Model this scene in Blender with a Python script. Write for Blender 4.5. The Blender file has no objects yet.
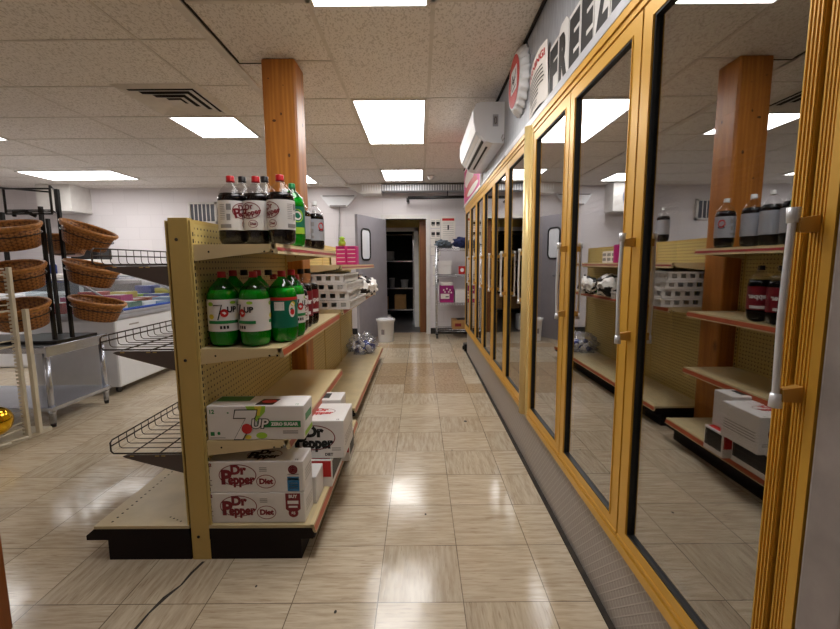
import bpy, bmesh, math, random
from mathutils import Vector, Matrix
random.seed(7)
R = math.radians
sc = bpy.context.scene
COL = sc.collection

# ------------------------------------------------------------------ camera, world, exposure
cam_d = bpy.data.cameras.new('camera'); cam = bpy.data.objects.new('camera', cam_d); COL.objects.link(cam)
cam_d.sensor_fit = 'HORIZONTAL'; cam_d.sensor_width = 36.0; cam_d.lens = 36.0 * 422.84 / 840.0
cam_d.clip_start = 0.02; cam_d.clip_end = 60
_p, _r = 0.11956, -0.00696
_f = Vector((0, math.cos(_p), -math.sin(_p))); _x = Vector((1, 0, 0)); _u = _x.cross(_f)
_r0 = math.cos(_r) * _x + math.sin(_r) * _u; _u0 = -math.sin(_r) * _x + math.cos(_r) * _u
_m = Matrix((_r0, _u0, -_f)).transposed().to_4x4(); _m.translation = Vector((0, 0, 1.1942))
cam.matrix_world = _m
sc.camera = cam
w = bpy.data.worlds.new('world'); sc.world = w; w.use_nodes = True
w.node_tree.nodes['Background'].inputs[0].default_value = (0.6, 0.7, 0.9, 1)
w.node_tree.nodes['Background'].inputs[1].default_value = 0.05
sc.view_settings.view_transform = 'Standard'; sc.view_settings.look = 'None'
sc.view_settings.exposure = 0.0; sc.view_settings.gamma = 1.0
sc.view_settings.use_curve_mapping = False
LIGHT = 11.7          # radiance of the ceiling panels

# ------------------------------------------------------------------ materials
def lin(c):
    return tuple(((v / 255) / 12.92 if v / 255 <= 0.04045 else ((v / 255 + 0.055) / 1.055) ** 2.4) for v in c[:3]) + (1,)
class NT:
    def __init__(s, name):
        s.m = bpy.data.materials.new(name); s.m.use_nodes = True; s.t = s.m.node_tree
        s.b = s.t.nodes['Principled BSDF']; s.out = s.t.nodes['Material Output']
    def n(s, t, **k):
        o = s.t.nodes.new(t)
        for a, b in k.items(): setattr(o, a, b)
        return o
    def l(s, a, b): s.t.links.new(a, b)
    def math(s, op, a, b=None, c=None):
        o = s.n('ShaderNodeMath', operation=op)
        for i, v in enumerate((a, b, c)):
            if v is None: continue
            if isinstance(v, (int, float)): o.inputs[i].default_value = v
            else: s.l(v, o.inputs[i])
        return o.outputs[0]
    def mix(s, fac, a, b, blend='MIX'):
        o = s.n('ShaderNodeMix', data_type='RGBA', blend_type=blend)
        for i, v in ((0, fac), (6, a), (7, b)):
            if isinstance(v, (int, float)): o.inputs[i].default_value = v
            elif isinstance(v, tuple): o.inputs[i].default_value = v
            else: s.l(v, o.inputs[i])
        return o.outputs[2]
    def coord(s, scale=(1, 1, 1), rot=(0, 0, 0), loc=(0, 0, 0), kind='Object'):
        c = s.n('ShaderNodeTexCoord'); m = s.n('ShaderNodeMapping')
        m.inputs['Scale'].default_value = scale; m.inputs['Rotation'].default_value = rot; m.inputs['Location'].default_value = loc
        s.l(c.outputs[kind], m.inputs[0]); return m.outputs[0]
    def noise(s, vec, scale, detail=3, rough=.5):
        o = s.n('ShaderNodeTexNoise'); o.inputs['Scale'].default_value = scale; o.inputs['Detail'].default_value = detail
        o.inputs['Roughness'].default_value = rough; s.l(vec, o.inputs['Vector']); return o.outputs[0]
    def ramp(s, fac, a, b, ca=(0, 0, 0, 1), cb=(1, 1, 1, 1)):
        o = s.n('ShaderNodeValToRGB'); e = o.color_ramp.elements
        e[0].position = a; e[1].position = b; e[0].color = ca; e[1].color = cb; s.l(fac, o.inputs[0]); return o.outputs[0]
    def bump(s, h, strength=.3, dist=.002):
        o = s.n('ShaderNodeBump'); o.inputs['Strength'].default_value = strength; o.inputs['Distance'].default_value = dist
        s.l(h, o.inputs['Height']); s.l(o.outputs[0], s.b.inputs['Normal']); return o
def flat(name, c, rough=.5, metal=0, var=.06, nscale=8, bump=0, spec=.5, coat=0):
    k = NT(name); L = lin(c); v = k.coord()
    nz = k.noise(v, nscale, 4)
    dark = tuple(x * (1 - var * 2) for x in L[:3]) + (1,); lite = tuple(min(1, x * (1 + var)) for x in L[:3]) + (1,)
    k.l(k.ramp(nz, .3, .7, dark, lite), k.b.inputs['Base Color'])
    k.b.inputs['Roughness'].default_value = rough; k.b.inputs['Metallic'].default_value = metal
    k.b.inputs['Specular IOR Level'].default_value = spec; k.b.inputs['Coat Weight'].default_value = coat
    if bump: k.bump(k.noise(v, nscale * 6, 3), bump)
    return k.m
M = {}
def wood(name, a, b, rough=.45):
    k = NT(name)
    v = k.coord((9, 9, .7)); n1 = k.noise(v, 2.2, 6, .6)
    wv = k.n('ShaderNodeTexWave'); wv.inputs['Scale'].default_value = 1.3; wv.inputs['Distortion'].default_value = 7; wv.inputs['Detail'].default_value = 3
    k.l(v, wv.inputs['Vector'])
    base = k.mix(k.math('MULTIPLY', wv.outputs['Fac'], .6), lin(a), lin(b))
    base = k.mix(k.ramp(n1, .35, .7), base, lin(b))
    vo = k.n('ShaderNodeTexVoronoi'); vo.inputs['Scale'].default_value = 3.2; k.l(k.coord((1, 1, .55)), vo.inputs['Vector'])
    knot = k.ramp(vo.outputs['Distance'], .045, .11, (1, 1, 1, 1), (0, 0, 0, 1))
    base = k.mix(knot, base, lin((70, 35, 12)))
    k.l(base, k.b.inputs['Base Color']); k.b.inputs['Roughness'].default_value = rough
    k.bump(n1, .2); return k.m
M['post_wood'] = wood('post_wood', (204, 134, 54), (164, 98, 34))
M['dark_wood'] = wood('dark_wood', (168, 96, 40), (120, 64, 22))
M['shaded_stud_wood'] = wood('shaded_stud_wood', (140, 86, 42), (100, 56, 24))  # darker wood variant, doorway shade put into the colour
M['card'] = flat('cardboard', (176, 132, 82), .8)
M['cream'] = flat('cream_paint', (198, 170, 98), .42, var=.03)
M['beige_shelf'] = flat('beige_shelf_paint', (214, 194, 150), .35, var=.04, nscale=5)
M['deck'] = flat('deck_paint', (205, 188, 148), .33, var=.07, nscale=7)
M['black'] = flat('black_plastic', (15, 13, 13), .35)
M['kick'] = flat('kick_plate', (20, 8, 8), .6, spec=.2)
M['price_red'] = flat('price_channel', (186, 88, 54), .3)
M['price_pink'] = flat('price_channel_dark', (165, 45, 52), .3)
M['gold'] = flat('gold_anodised', (214, 164, 62), .36, .25, .01)
M['gold_dark'] = flat('gold_groove', (196, 150, 72), .4, .3)
M['cream_post'] = flat('cream_metal', (240, 214, 150), .25, .2, .02)
M['gasket'] = flat('gasket', (14, 14, 15), .5)
M['chrome'] = flat('chrome', (200, 200, 205), .18, .9, .03)
M['handle_metal'] = flat('handle_metal', (222, 222, 226), .3, .35)
M['steel'] = flat('brushed_steel', (196, 200, 212), .26, .8, .05)
M['wire_dark'] = flat('wire_dark', (56, 44, 34), .4, .4)
M['grey_bracket'] = flat('grey_bracket', (92, 82, 78), .5)
M['white'] = flat('white_plastic', (238, 238, 240), .35, var=.02)
M['offwhite'] = flat('off_white', (222, 218, 214), .45, var=.04)
M['wire_white'] = flat('white_coated_wire', (214, 204, 182), .4)
M['white_gloss'] = flat('white_enamel', (232, 234, 240), .2, var=.02)
M['paper'] = flat('paper', (235, 228, 220), .6, var=.03)
M['carton'] = flat('white_carton', (232, 228, 226), .38, var=.02)
M['dp_red'] = flat('burgundy_print', (128, 22, 38), .4)
M['red'] = flat('red_print', (200, 36, 36), .4)
M['black_print'] = flat('black_print', (20, 18, 18), .5)
M['green_print'] = flat('green_print', (22, 130, 66), .4)
M['teal_print'] = flat('teal_print', (0, 110, 84), .4)
M['lime_print'] = flat('lime_print', (160, 205, 60), .4)
M['yellow_print'] = flat('yellow_print', (228, 210, 70), .4)
M['blue_print'] = flat('blue_print', (58, 130, 185), .4)
M['navy_print'] = flat('navy_print', (30, 48, 110), .4)
M['grey_print'] = flat('grey_print', (150, 145, 145), .5)
M['silver_label'] = flat('silver_label', (172, 174, 184), .35, .2)
M['magenta'] = flat('magenta_box', (205, 40, 130), .45)
M['purple'] = flat('purple_box', (150, 20, 110), .45)
M['door_grey'] = flat('grey_door_paint', (150, 146, 152), .4, var=.03)
M['cap_red'] = flat('cap_red', (178, 22, 30), .35)
M['cap_black'] = flat('cap_black', (26, 22, 24), .35)
M['cap_green'] = flat('cap_green', (16, 120, 62), .35)
M['cap_white'] = flat('cap_white', (226, 226, 226), .35)
M['cola'] = flat('cola', (9, 4, 4), .2, spec=.4)
M['blue_plastic'] = flat('blue_plastic', (30, 80, 190), .35)
M['jacket'] = flat('blue_jacket_cloth', (36, 48, 98), .85, var=.3, nscale=25, bump=.6)
M['jacket_grey'] = flat('grey_jacket_cloth', (88, 98, 108), .85, var=.3, nscale=25, bump=.6)
M['window_dark'] = flat('window_glass_dark', (96, 98, 108), .15)
M['yellow_wall'] = flat('yellow_wall', (196, 176, 110), .7)
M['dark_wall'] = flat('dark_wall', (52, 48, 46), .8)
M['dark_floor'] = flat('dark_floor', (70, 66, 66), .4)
M['interior'] = flat('freezer_interior', (34, 34, 36), .7)
M['baseboard'] = flat('black_rubber_base', (24, 23, 24), .5)
M['grime'] = flat('grime', (48, 40, 32), .8, var=.3, nscale=30)
M['tbar'] = flat('ceiling_tbar', (218, 211, 203), .6)
M['gap'] = flat('shadow_gap', (38, 32, 28), .9)

def emis(name, c, s):
    k = NT(name); k.b.inputs['Base Color'].default_value = (.9, .9, .9, 1)
    k.b.inputs['Emission Color'].default_value = c + (1,); k.b.inputs['Emission Strength'].default_value = s; return k.m
M['panel_light'] = emis('light_diffuser', (1.0, .982, .96), LIGHT)

def mk_peg():
    k = NT('pegboard'); v = k.coord()
    sp = k.n('ShaderNodeSeparateXYZ'); k.l(v, sp.inputs[0])
    def cell(o): return k.math('SUBTRACT', k.math('FRACT', k.math('MULTIPLY', o, 1 / .0254)), .5)
    a, b = cell(sp.outputs[1]), cell(sp.outputs[2])
    d = k.math('SQRT', k.math('ADD', k.math('MULTIPLY', a, a), k.math('MULTIPLY', b, b)))
    hole = k.math('LESS_THAN', d, .17)
    k.l(k.mix(hole, lin((203, 182, 116)), lin((70, 52, 26))), k.b.inputs['Base Color'])
    k.b.inputs['Roughness'].default_value = .5
    return k.m
M['peg'] = mk_peg()
def mk_slots():
    k = NT('slotted_strip'); v = k.coord(); sp = k.n('ShaderNodeSeparateXYZ'); k.l(v, sp.inputs[0])
    a = k.math('FRACT', k.math('MULTIPLY', sp.outputs[2], 1 / .0254)); s = k.math('LESS_THAN', a, .5)
    k.l(k.mix(s, lin((200, 174, 106)), lin((200, 174, 106))), k.b.inputs['Base Color']); k.b.inputs['Roughness'].default_value = .5; return k.m
M['slots'] = mk_slots()

def mk_floor():
    T = .3048; k = NT('vinyl_floor'); v = k.coord((1 / T, 1 / T, 1), loc=(.767 / T, -1.369 / T, 0))
    sp = k.n('ShaderNodeSeparateXYZ'); k.l(v, sp.inputs[0]); X, Y = sp.outputs[0], sp.outputs[1]
    fx, fy = k.math('FRACT', X), k.math('FRACT', Y); ix, iy = k.math('FLOOR', X), k.math('FLOOR', Y)
    cb = k.n('ShaderNodeCombineXYZ'); k.l(ix, cb.inputs[0]); k.l(iy, cb.inputs[1])
    wn = k.n('ShaderNodeTexWhiteNoise', noise_dimensions='2D'); k.l(cb.outputs[0], wn.inputs['Vector'])
    par = k.math('GREATER_THAN', wn.outputs[0], .5)
    off = k.n('ShaderNodeVectorMath', operation='MULTIPLY'); k.l(wn.outputs[1], off.inputs[0]); off.inputs[1].default_value = (9, 9, 9)
    def streak(s):
        m = k.n('ShaderNodeMapping'); m.inputs['Scale'].default_value = s; k.l(v, m.inputs[0])
        ad = k.n('ShaderNodeVectorMath', operation='ADD'); k.l(m.outputs[0], ad.inputs[0]); k.l(off.outputs[0], ad.inputs[1])
        return k.noise(ad.outputs[0], 3.0, 5, .6)
    st = k.mix(par, streak((6, .7, 1)), streak((.7, 6, 1)))
    base = k.ramp(st, .34, .62, lin((180, 162, 138)), lin((206, 192, 168)))
    big = k.noise(k.coord(), .9, 3)
    base = k.mix(k.math('MULTIPLY', k.ramp(big, .4, .75), .35), base, lin((176, 150, 118)))
    # patch of browner replacement tiles in the aisle
    def rng(o, a, b): return k.math('MULTIPLY', k.math('GREATER_THAN', o, a), k.math('LESS_THAN', o, b))
    patch = k.math('MAXIMUM', k.math('MULTIPLY', rng(X, .99, 4.01), rng(Y, 8.99, 12.01)), k.math('MULTIPLY', rng(X, 1.99, 6), rng(Y, 7.99, 9.01)))
    patch2 = k.math('MULTIPLY', rng(X, -.01, 3.01), rng(Y, 14.99, 16.01))
    patch = k.math('MAXIMUM', patch, patch2)
    sub = k.noise(k.coord(), 40, 4)
    tan = k.ramp(sub, .35, .65, lin((166, 142, 112)), lin((186, 163, 132)))
    base = k.mix(patch, base, tan)
    tone = k.math('MULTIPLY', k.math('SUBTRACT', wn.outputs[0], .5), .14)
    hsv = k.n('ShaderNodeHueSaturation'); k.l(base, hsv.inputs['Color']); k.l(k.math('ADD', tone, 1.0), hsv.inputs['Value'])
    vein = k.mix(par, streak((13, 1.1, 1)), streak((1.1, 13, 1)))
    col = k.mix(k.math('MULTIPLY', k.ramp(vein, .58, .68), .42), hsv.outputs[0], lin((116, 84, 54)))
    # joints
    def edge(o): return k.math('MINIMUM', o, k.math('SUBTRACT', 1.0, o))
    e = k.math('MINIMUM', edge(fx), edge(fy))
    jn = k.noise(k.coord(), 5, 2)
    joint = k.math('LESS_THAN', e, k.math('MULTIPLY', jn, .0105))
    col = k.mix(k.math('MULTIPLY', joint, .75), col, lin((74, 60, 46)))
    k.l(col, k.b.inputs['Base Color'])
    rg = k.ramp(k.noise(k.coord(), 5, 3, .5), .3, .7, (.09, .09, .09, 1), (.2, .2, .2, 1))
    k.l(rg, k.b.inputs['Roughness'])
    bp = k.n('ShaderNodeBump'); bp.inputs['Strength'].default_value = .22; bp.inputs['Distance'].default_value = .0035
    hh = k.math('ADD', k.noise(k.coord(), 10, 2), k.math('MULTIPLY', st, .15))
    k.l(hh, bp.inputs['Height'])
    tl = k.n('ShaderNodeVectorMath', operation='MULTIPLY_ADD'); k.l(wn.outputs[1], tl.inputs[0])
    tl.inputs[1].default_value = (.022, .022, 0); tl.inputs[2].default_value = (-.011, -.011, 0)
    ad = k.n('ShaderNodeVectorMath', operation='ADD'); k.l(bp.outputs[0], ad.inputs[0]); k.l(tl.outputs[0], ad.inputs[1])
    no = k.n('ShaderNodeVectorMath', operation='NORMALIZE'); k.l(ad.outputs[0], no.inputs[0]); k.l(no.outputs[0], k.b.inputs['Normal'])
    return k.m
M['floor'] = mk_floor()
def mk_ceil():
    k = NT('acoustic_tile'); v = k.coord()
    n1 = k.noise(k.coord((1, .55, 1), rot=(0, 0, .5)), 112, 2, .5)
    fiss = k.ramp(n1, .53, .60)
    big = k.ramp(k.noise(v, .8, 3), .3, .7, lin((232, 226, 221)), lin((240, 235, 231)))
    k.l(k.mix(k.math('MULTIPLY', fiss, .42), big, lin((158, 146, 134))), k.b.inputs['Base Color'])
    k.b.inputs['Roughness'].default_value = .95; k.b.inputs['Specular IOR Level'].default_value = .1
    k.bump(n1, -.5, .004); return k.m
M['ceil'] = mk_ceil()
def mk_block(name, c, axis):
    k = NT(name); c0 = k.n('ShaderNodeTexCoord'); sp = k.n('ShaderNodeSeparateXYZ'); k.l(c0.outputs['Object'], sp.inputs[0])
    cb = k.n('ShaderNodeCombineXYZ'); k.l(sp.outputs[axis], cb.inputs[0]); k.l(sp.outputs[2], cb.inputs[1])
    br = k.n('ShaderNodeTexBrick'); br.inputs['Scale'].default_value = 1; br.inputs['Brick Width'].default_value = .406
    br.inputs['Row Height'].default_value = .203; br.inputs['Mortar Size'].default_value = .006
    br.inputs['Color1'].default_value = lin(c); br.inputs['Color2'].default_value = lin(tuple(x * .98 for x in c)); br.inputs['Mortar'].default_value = lin(tuple(x * .965 for x in c))
    k.l(cb.outputs[0], br.inputs['Vector']); k.l(br.outputs[0], k.b.inputs['Base Color']); k.b.inputs['Roughness'].default_value = .6
    k.bump(k.math('ADD', br.outputs['Fac'], k.math('MULTIPLY', k.noise(k.coord(), 60), -.2)), -.22, .003); return k.m
M['block_back'] = mk_block('painted_block_back', (226, 220, 222), 0)
M['block_side'] = mk_block('painted_block_side', (226, 220, 222), 1)
def mk_galv():
    k = NT('galvanised'); v = k.coord((1, 14, 2.2)); n1 = k.noise(v, 3.5, 6, .65); n2 = k.noise(k.coord(), 14, 4)
    col = k.mix(n2, k.ramp(n1, .3, .7, lin((118, 122, 130)), lin((188, 191, 197))), lin((156, 158, 164)))
    k.l(col, k.b.inputs['Base Color']); k.b.inputs['Metallic'].default_value = .2; k.b.inputs['Roughness'].default_value = .42; return k.m
M['galv'] = mk_galv()
M['galv_trim'] = flat('galvanised_trim', (196, 196, 200), .4, .2)
M['end_grey'] = flat('dull_grey_metal', (158, 148, 144), .5, .1, .12, 12)
def mk_diamond():
    k = NT('diamond_plate'); sp = k.n('ShaderNodeSeparateXYZ'); k.l(k.coord(), sp.inputs[0])
    a = k.math('ADD', sp.outputs[1], sp.outputs[2]); b = k.math('SUBTRACT', sp.outputs[1], sp.outputs[2])
    def pp(o): return k.math('ABSOLUTE', k.math('SUBTRACT', k.math('FRACT', k.math('MULTIPLY', o, 1 / .034)), .5))
    h = k.math('MINIMUM', pp(a), pp(b)); hb = k.ramp(h, .0, .14, (1, 1, 1, 1), (0, 0, 0, 1))
    k.l(k.mix(hb, lin((166, 158, 152)), lin((186, 180, 174))), k.b.inputs['Base Color'])
    k.b.inputs['Metallic'].default_value = .35; k.b.inputs['Roughness'].default_value = .45; k.bump(hb, .6, .002); return k.m
M['diamond'] = mk_diamond()
def mk_wicker():
    k = NT('wicker'); v = k.coord(kind='UV')
    sp = k.n('ShaderNodeSeparateXYZ'); k.l(v, sp.inputs[0])
    u = k.math('MULTIPLY', sp.outputs[0], 17); z = k.math('MULTIPLY', sp.outputs[1], 22)
    s1 = k.math('SINE', k.math('MULTIPLY', u, 6.2832)); s2 = k.math('SINE', k.math('MULTIPLY', z, 6.2832))
    h = k.math('MULTIPLY', k.math('ADD', k.math('MULTIPLY', s1, s2), 1), .5)
    n = k.noise(k.coord(), 12, 3)
    c = k.mix(n, lin((196, 134, 68)), lin((138, 86, 40)))
    c = k.mix(k.ramp(h, .15, .55, (.75, .75, .75, 1), (0, 0, 0, 1)), c, lin((84, 46, 20)))
    vs_ = k.ramp(k.math('ABSOLUTE', k.math('SUBTRACT', k.math('FRACT', k.math('MULTIPLY', sp.outputs[0], 34)), .5)), .05, .14, (.7, .7, .7, 1), (0, 0, 0, 1))
    c = k.mix(vs_, c, lin((96, 52, 22)))
    k.l(c, k.b.inputs['Base Color']); k.b.inputs['Roughness'].default_value = .5; k.bump(h, .7, .003); return k.m
M['wicker'] = mk_wicker()
M['wicker_rim'] = flat('wicker_rim', (188, 128, 66), .5, var=.2, nscale=60, bump=.5)
def mk_glass(name, r0, r1, tint, pw=3.0, rough=0.0):
    k = NT(name); k.t.nodes.remove(k.b)
    lw = k.n('ShaderNodeLayerWeight'); lw.inputs[0].default_value = .5
    f = k.math('POWER', lw.outputs['Facing'], pw); f = k.math('ADD', k.math('MULTIPLY', f, r1 - r0), r0)
    g = k.n('ShaderNodeBsdfGlossy'); g.inputs['Roughness'].default_value = rough; g.inputs['Color'].default_value = (1, 1, 1, 1)
    t = k.n('ShaderNodeBsdfTransparent'); t.inputs[0].default_value = tint + (1,)
    m = k.n('ShaderNodeMixShader'); k.l(f, m.inputs[0]); k.l(t.outputs[0], m.inputs[1]); k.l(g.outputs[0], m.inputs[2])
    k.l(m.outputs[0], k.out.inputs[0]); return k.m
M['door_glass'] = mk_glass('door_glass', .27, .88, (.55, .56, .58), 2.0)
M['lid_glass'] = mk_glass('lid_glass', .10, .8, (.8, .86, .88), 3)
M['clear_pet'] = mk_glass('clear_bottle_plastic', .02, .4, (.95, .95, .96), 4, .05)
M['green_pet'] = mk_glass('green_bottle_plastic', .05, .5, (.10, .72, .22), 4, .06)
M['wrap'] = mk_glass('plastic_wrap', .12, .6, (.9, .93, 1.0), 2, .15)
k = NT('green_drink'); k.b.inputs['Base Color'].default_value = lin((52, 168, 66)); k.b.inputs['Roughness'].default_value = .2; M['green_drink'] = k.m
k = NT('gold_foil'); k.b.inputs['Base Color'].default_value = lin((232, 186, 50)); k.b.inputs['Metallic'].default_value = 1; k.b.inputs['Roughness'].default_value = .12; M['foil'] = k.m

# ------------------------------------------------------------------ mesh helpers
class MB:
    def __init__(s): s.v = []; s.f = []; s.mi = []; s.sm = []; s.uv = {}
    def add(s, vs, fs, m=0, smooth=False):
        o = len(s.v); s.v += [tuple(p) for p in vs]
        for f in fs: s.f.append(tuple(o + i for i in f)); s.mi.append(m); s.sm.append(smooth)
        return o
    def box(s, x0, x1, y0, y1, z0, z1, m=0, bev=0, T=None):
        if bev:
            bm = bmesh.new(); bmesh.ops.create_cube(bm, size=1)
            for q in bm.verts: q.co = Vector(((x0 + x1) / 2 + q.co.x * (x1 - x0), (y0 + y1) / 2 + q.co.y * (y1 - y0), (z0 + z1) / 2 + q.co.z * (z1 - z0)))
            bmesh.ops.bevel(bm, geom=list(bm.edges), offset=bev, segments=2, profile=.5, affect='EDGES')
            bm.verts.index_update(); vs = [q.co.copy() for q in bm.verts]; fs = [[q.index for q in f.verts] for f in bm.faces]; bm.free()
        else:
            vs = [Vector((x, y, z)) for x in (x0, x1) for y in (y0, y1) for z in (z0, z1)]
            fs = [(0, 1, 3, 2), (4, 6, 7, 5), (0, 4, 5, 1), (2, 3, 7, 6), (0, 2, 6, 4), (1, 5, 7, 3)]
        if T: vs = [T @ q for q in vs]
        s.add(vs, fs, m); return s
    def hexa(s, pts, m=0):   # 4 bottom, 4 top corners (same order)
        s.add(pts, [(3, 2, 1, 0), (4, 5, 6, 7), (0, 1, 5, 4), (1, 2, 6, 5), (2, 3, 7, 6), (3, 0, 4, 7)], m); return s
    def prism(s, outline, f0, f1, m=0):  # outline list of 2d, f0/f1 map 2d -> 3d
        n = len(outline); a = [f0(p) for p in outline]; b = [f1(p) for p in outline]
        s.add(a + b, [tuple(range(n))[::-1], tuple(range(n, 2 * n))] + [(i, (i + 1) % n, n + (i + 1) % n, n + i) for i in range(n)], m); return s
    def cyl(s, p0, p1, r0, r1=None, n=12, m=0):
        p0, p1 = Vector(p0), Vector(p1); r1 = r0 if r1 is None else r1
        d = (p1 - p0).normalized(); a = d.orthogonal().normalized(); b = d.cross(a)
        ring = lambda p, r: [p + r * (math.cos(t) * a + math.sin(t) * b) for t in [2 * math.pi * i / n for i in range(n)]]
        o = s.add(ring(p0, r0) + ring(p1, r1), [(i, (i + 1) % n, n + (i + 1) % n, n + i) for i in range(n)], m, True)
        for q in (tuple(range(n))[::-1], tuple(range(n, 2 * n))): s.f.append(tuple(o + i for i in q)); s.mi.append(m); s.sm.append(False)
        return s
    def tube(s, pts, r, n=6, m=0, closed=False):
        pts = [Vector(p) for p in pts]; N = len(pts); vs = []; prev = None
        for i, p in enumerate(pts):
            if closed: d = (pts[(i + 1) % N] - pts[i - 1]).normalized()
            else: d = (pts[min(i + 1, N - 1)] - pts[max(i - 1, 0)]).normalized()
            a = d.orthogonal().normalized() if prev is None else (prev - d * prev.dot(d)).normalized()
            prev = a; b = d.cross(a)
            vs += [p + r * (math.cos(2 * math.pi * j / n) * a + math.sin(2 * math.pi * j / n) * b) for j in range(n)]
        fs = []
        for i in range(N if closed else N - 1):
            k2 = (i + 1) % N
            fs += [(i * n + j, i * n + (j + 1) % n, k2 * n + (j + 1) % n, k2 * n + j) for j in range(n)]
        if not closed: fs += [tuple(range(n))[::-1], tuple(range((N - 1) * n, N * n))]
        s.add(vs, fs, m, True); return s
    def lathe(s, prof, c=(0, 0, 0), n=28, m=0, fn=None, sx=1, sy=1, smooth=True, cap=True):
        vs = []
        for r, z in prof:
            for j in range(n):
                t = 2 * math.pi * j / n; rr = r * (fn(t, z) if fn else 1)
                vs.append((c[0] + sx * rr * math.cos(t), c[1] + sy * rr * math.sin(t), c[2] + z))
        fs = []
        for i in range(len(prof) - 1): fs += [(i * n + j, i * n + (j + 1) % n, (i + 1) * n + (j + 1) % n, (i + 1) * n + j) for j in range(n)]
        if cap: fs += [tuple(range(n))[::-1], tuple(range((len(prof) - 1) * n, len(prof) * n))]
        o = s.add(vs, fs, m, smooth)
        L = len(prof)
        for i in range(L):
            for j in range(n): s.uv[o + i * n + j] = (j / n, i / (L - 1))
        return s
    def text(s, body, size, f, m=0, bold=0.0, align='CENTER', shear=0, sx=1, space=1):
        for v2, fs in [text_mesh(body, size, bold, align, shear, space)]:
            s.add([f(p[0] * sx, p[1]) for p in v2], fs, m)
        return s
    def ring(s, cx, cy, rx, ry, wd, f, m=0, n=40):
        vs = []
        for i in range(n):
            t = 2 * math.pi * i / n
            vs.append(f(cx + rx * math.cos(t), cy + ry * math.sin(t))); vs.append(f(cx + (rx - wd) * math.cos(t), cy + (ry - wd) * math.sin(t)))
        s.add(vs, [(2 * i, (2 * i + 2) % (2 * n), (2 * i + 3) % (2 * n), 2 * i + 1) for i in range(n)], m); return s
    def disc(s, cx, cy, rx, ry, f, m=0, n=32):
        s.add([f(cx + rx * math.cos(2 * math.pi * i / n), cy + ry * math.sin(2 * math.pi * i / n)) for i in range(n)], [tuple(range(n))], m); return s
    def rect(s, x0, x1, y0, y1, f, m=0, seg=1):
        for i in range(seg):
            a = x0 + (x1 - x0) * i / seg; b = x0 + (x1 - x0) * (i + 1) / seg
            s.add([f(a, y0), f(b, y0), f(b, y1), f(a, y1)], [(0, 1, 2, 3)], m)
        return s
    def build(s, name, mats, parent=None, center=None):
        if not isinstance(mats, (list, tuple)): mats = [mats]
        o3 = Vector((0, 0, 0))
        if parent is None and center is None:
            xs = list(zip(*s.v)); o3 = Vector(((min(xs[0]) + max(xs[0])) / 2, (min(xs[1]) + max(xs[1])) / 2, min(xs[2])))
        me = bpy.data.meshes.new(name); me.from_pydata([Vector(p) - o3 for p in s.v], [], s.f)
        for mt in mats: me.materials.append(M[mt] if isinstance(mt, str) else mt)
        me.polygons.foreach_set('material_index', s.mi); me.polygons.foreach_set('use_smooth', s.sm)
        if s.uv:
            ul = me.uv_layers.new(name='UVMap')
            for lp in me.loops: ul.data[lp.index].uv = s.uv.get(lp.vertex_index, (0, 0))
        me.update()
        o = bpy.data.objects.new(name, me); COL.objects.link(o); o.location = o3
        if parent is not None: o.parent = parent; o.location = (0, 0, 0)
        return o
_tc = {}
def text_mesh(body, size, bold=0.0, align='CENTER', shear=0, space=1):
    key = (body, size, bold, align, shear, space)
    if key in _tc: return _tc[key]
    cu = bpy.data.curves.new('txt', 'FONT'); cu.body = body; cu.size = size; cu.offset = bold; cu.align_x = align; cu.align_y = 'CENTER'
    cu.shear = shear; cu.space_character = space; cu.resolution_u = 3
    ob = bpy.data.objects.new('txt', cu); COL.objects.link(ob); bpy.context.view_layer.update()
    me = ob.evaluated_get(bpy.context.evaluated_depsgraph_get()).to_mesh()
    r = ([(q.co.x, q.co.y) for q in me.vertices], [tuple(p.vertices) for p in me.polygons])
    bpy.data.objects.remove(ob); bpy.data.curves.remove(cu); _tc[key] = r; return r
def tag(o, label, cat, group=None, kind=None):
    o['label'] = label; o['category'] = cat
    if group: o['group'] = group
    if kind: o['kind'] = kind
    return o
def thing(name, label, cat, loc=(0, 0, 0), rz=0, group=None):
    o = bpy.data.objects.new(name, None); COL.objects.link(o); o.empty_display_size = .1
    o.location = loc; o.rotation_euler = (0, 0, rz); tag(o, label, cat, group); return o
def struct(name, mb, mats, parent=None):
    o = mb.build(name, mats, parent)
    if parent is None: o['kind'] = 'structure'
    return o
def dup(root, loc, rz=None, label=None, rot=None):
    r = root.copy(); COL.objects.link(r); r.location = loc
    if rz is not None: r.rotation_euler = (0, 0, rz)
    if rot is not None: r.rotation_euler = rot
    if label: r['label'] = label
    for ch in list(root.children):
        c = ch.copy(); COL.objects.link(c); c.parent = r
        for g in ch.children:
            d = g.copy(); COL.objects.link(d); d.parent = c
    return r

# ------------------------------------------------------------------ SETTING
CZ = 2.46; YB = 7.17; XL = -7.3; XR = 1.5; YN = -3.2; FX = .604
fl = MB(); fl.add([(XL, YN, 0), (XR, YN, 0), (XR, YB + .15, 0), (XL, YB + .15, 0)], [(0, 1, 2, 3)])
crk = [(-.885, 1.585, .006), (-.90, 1.52, .006), (-.905, 1.46, .004), (-.93, 1.40, .009), (-.945, 1.33, .004), (-.95, 1.25, .006), (-.975, 1.15, .003)]
for (a, b, c), (d, e, g) in zip(crk, crk[1:]): fl.add([(a - c, b, .0006), (d - g, e, .0006), (d + g, e, .0006), (a + c, b, .0006)], [(0, 1, 2, 3)], 1)
for (a, b, c) in [(-.62, 1.45, .004), (.02, 1.9, .005), (-.30, 1.33, .005), (.2, 2.6, .004), (.34, 3.1, .012)]:
    fl.disc(a, b, c, c * 1.6, lambda x, y: (x, y, .0006), 1, 8)
floor = fl.build('floor', ['floor', 'grime'], None, center=1); floor['kind'] = 'structure'
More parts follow.
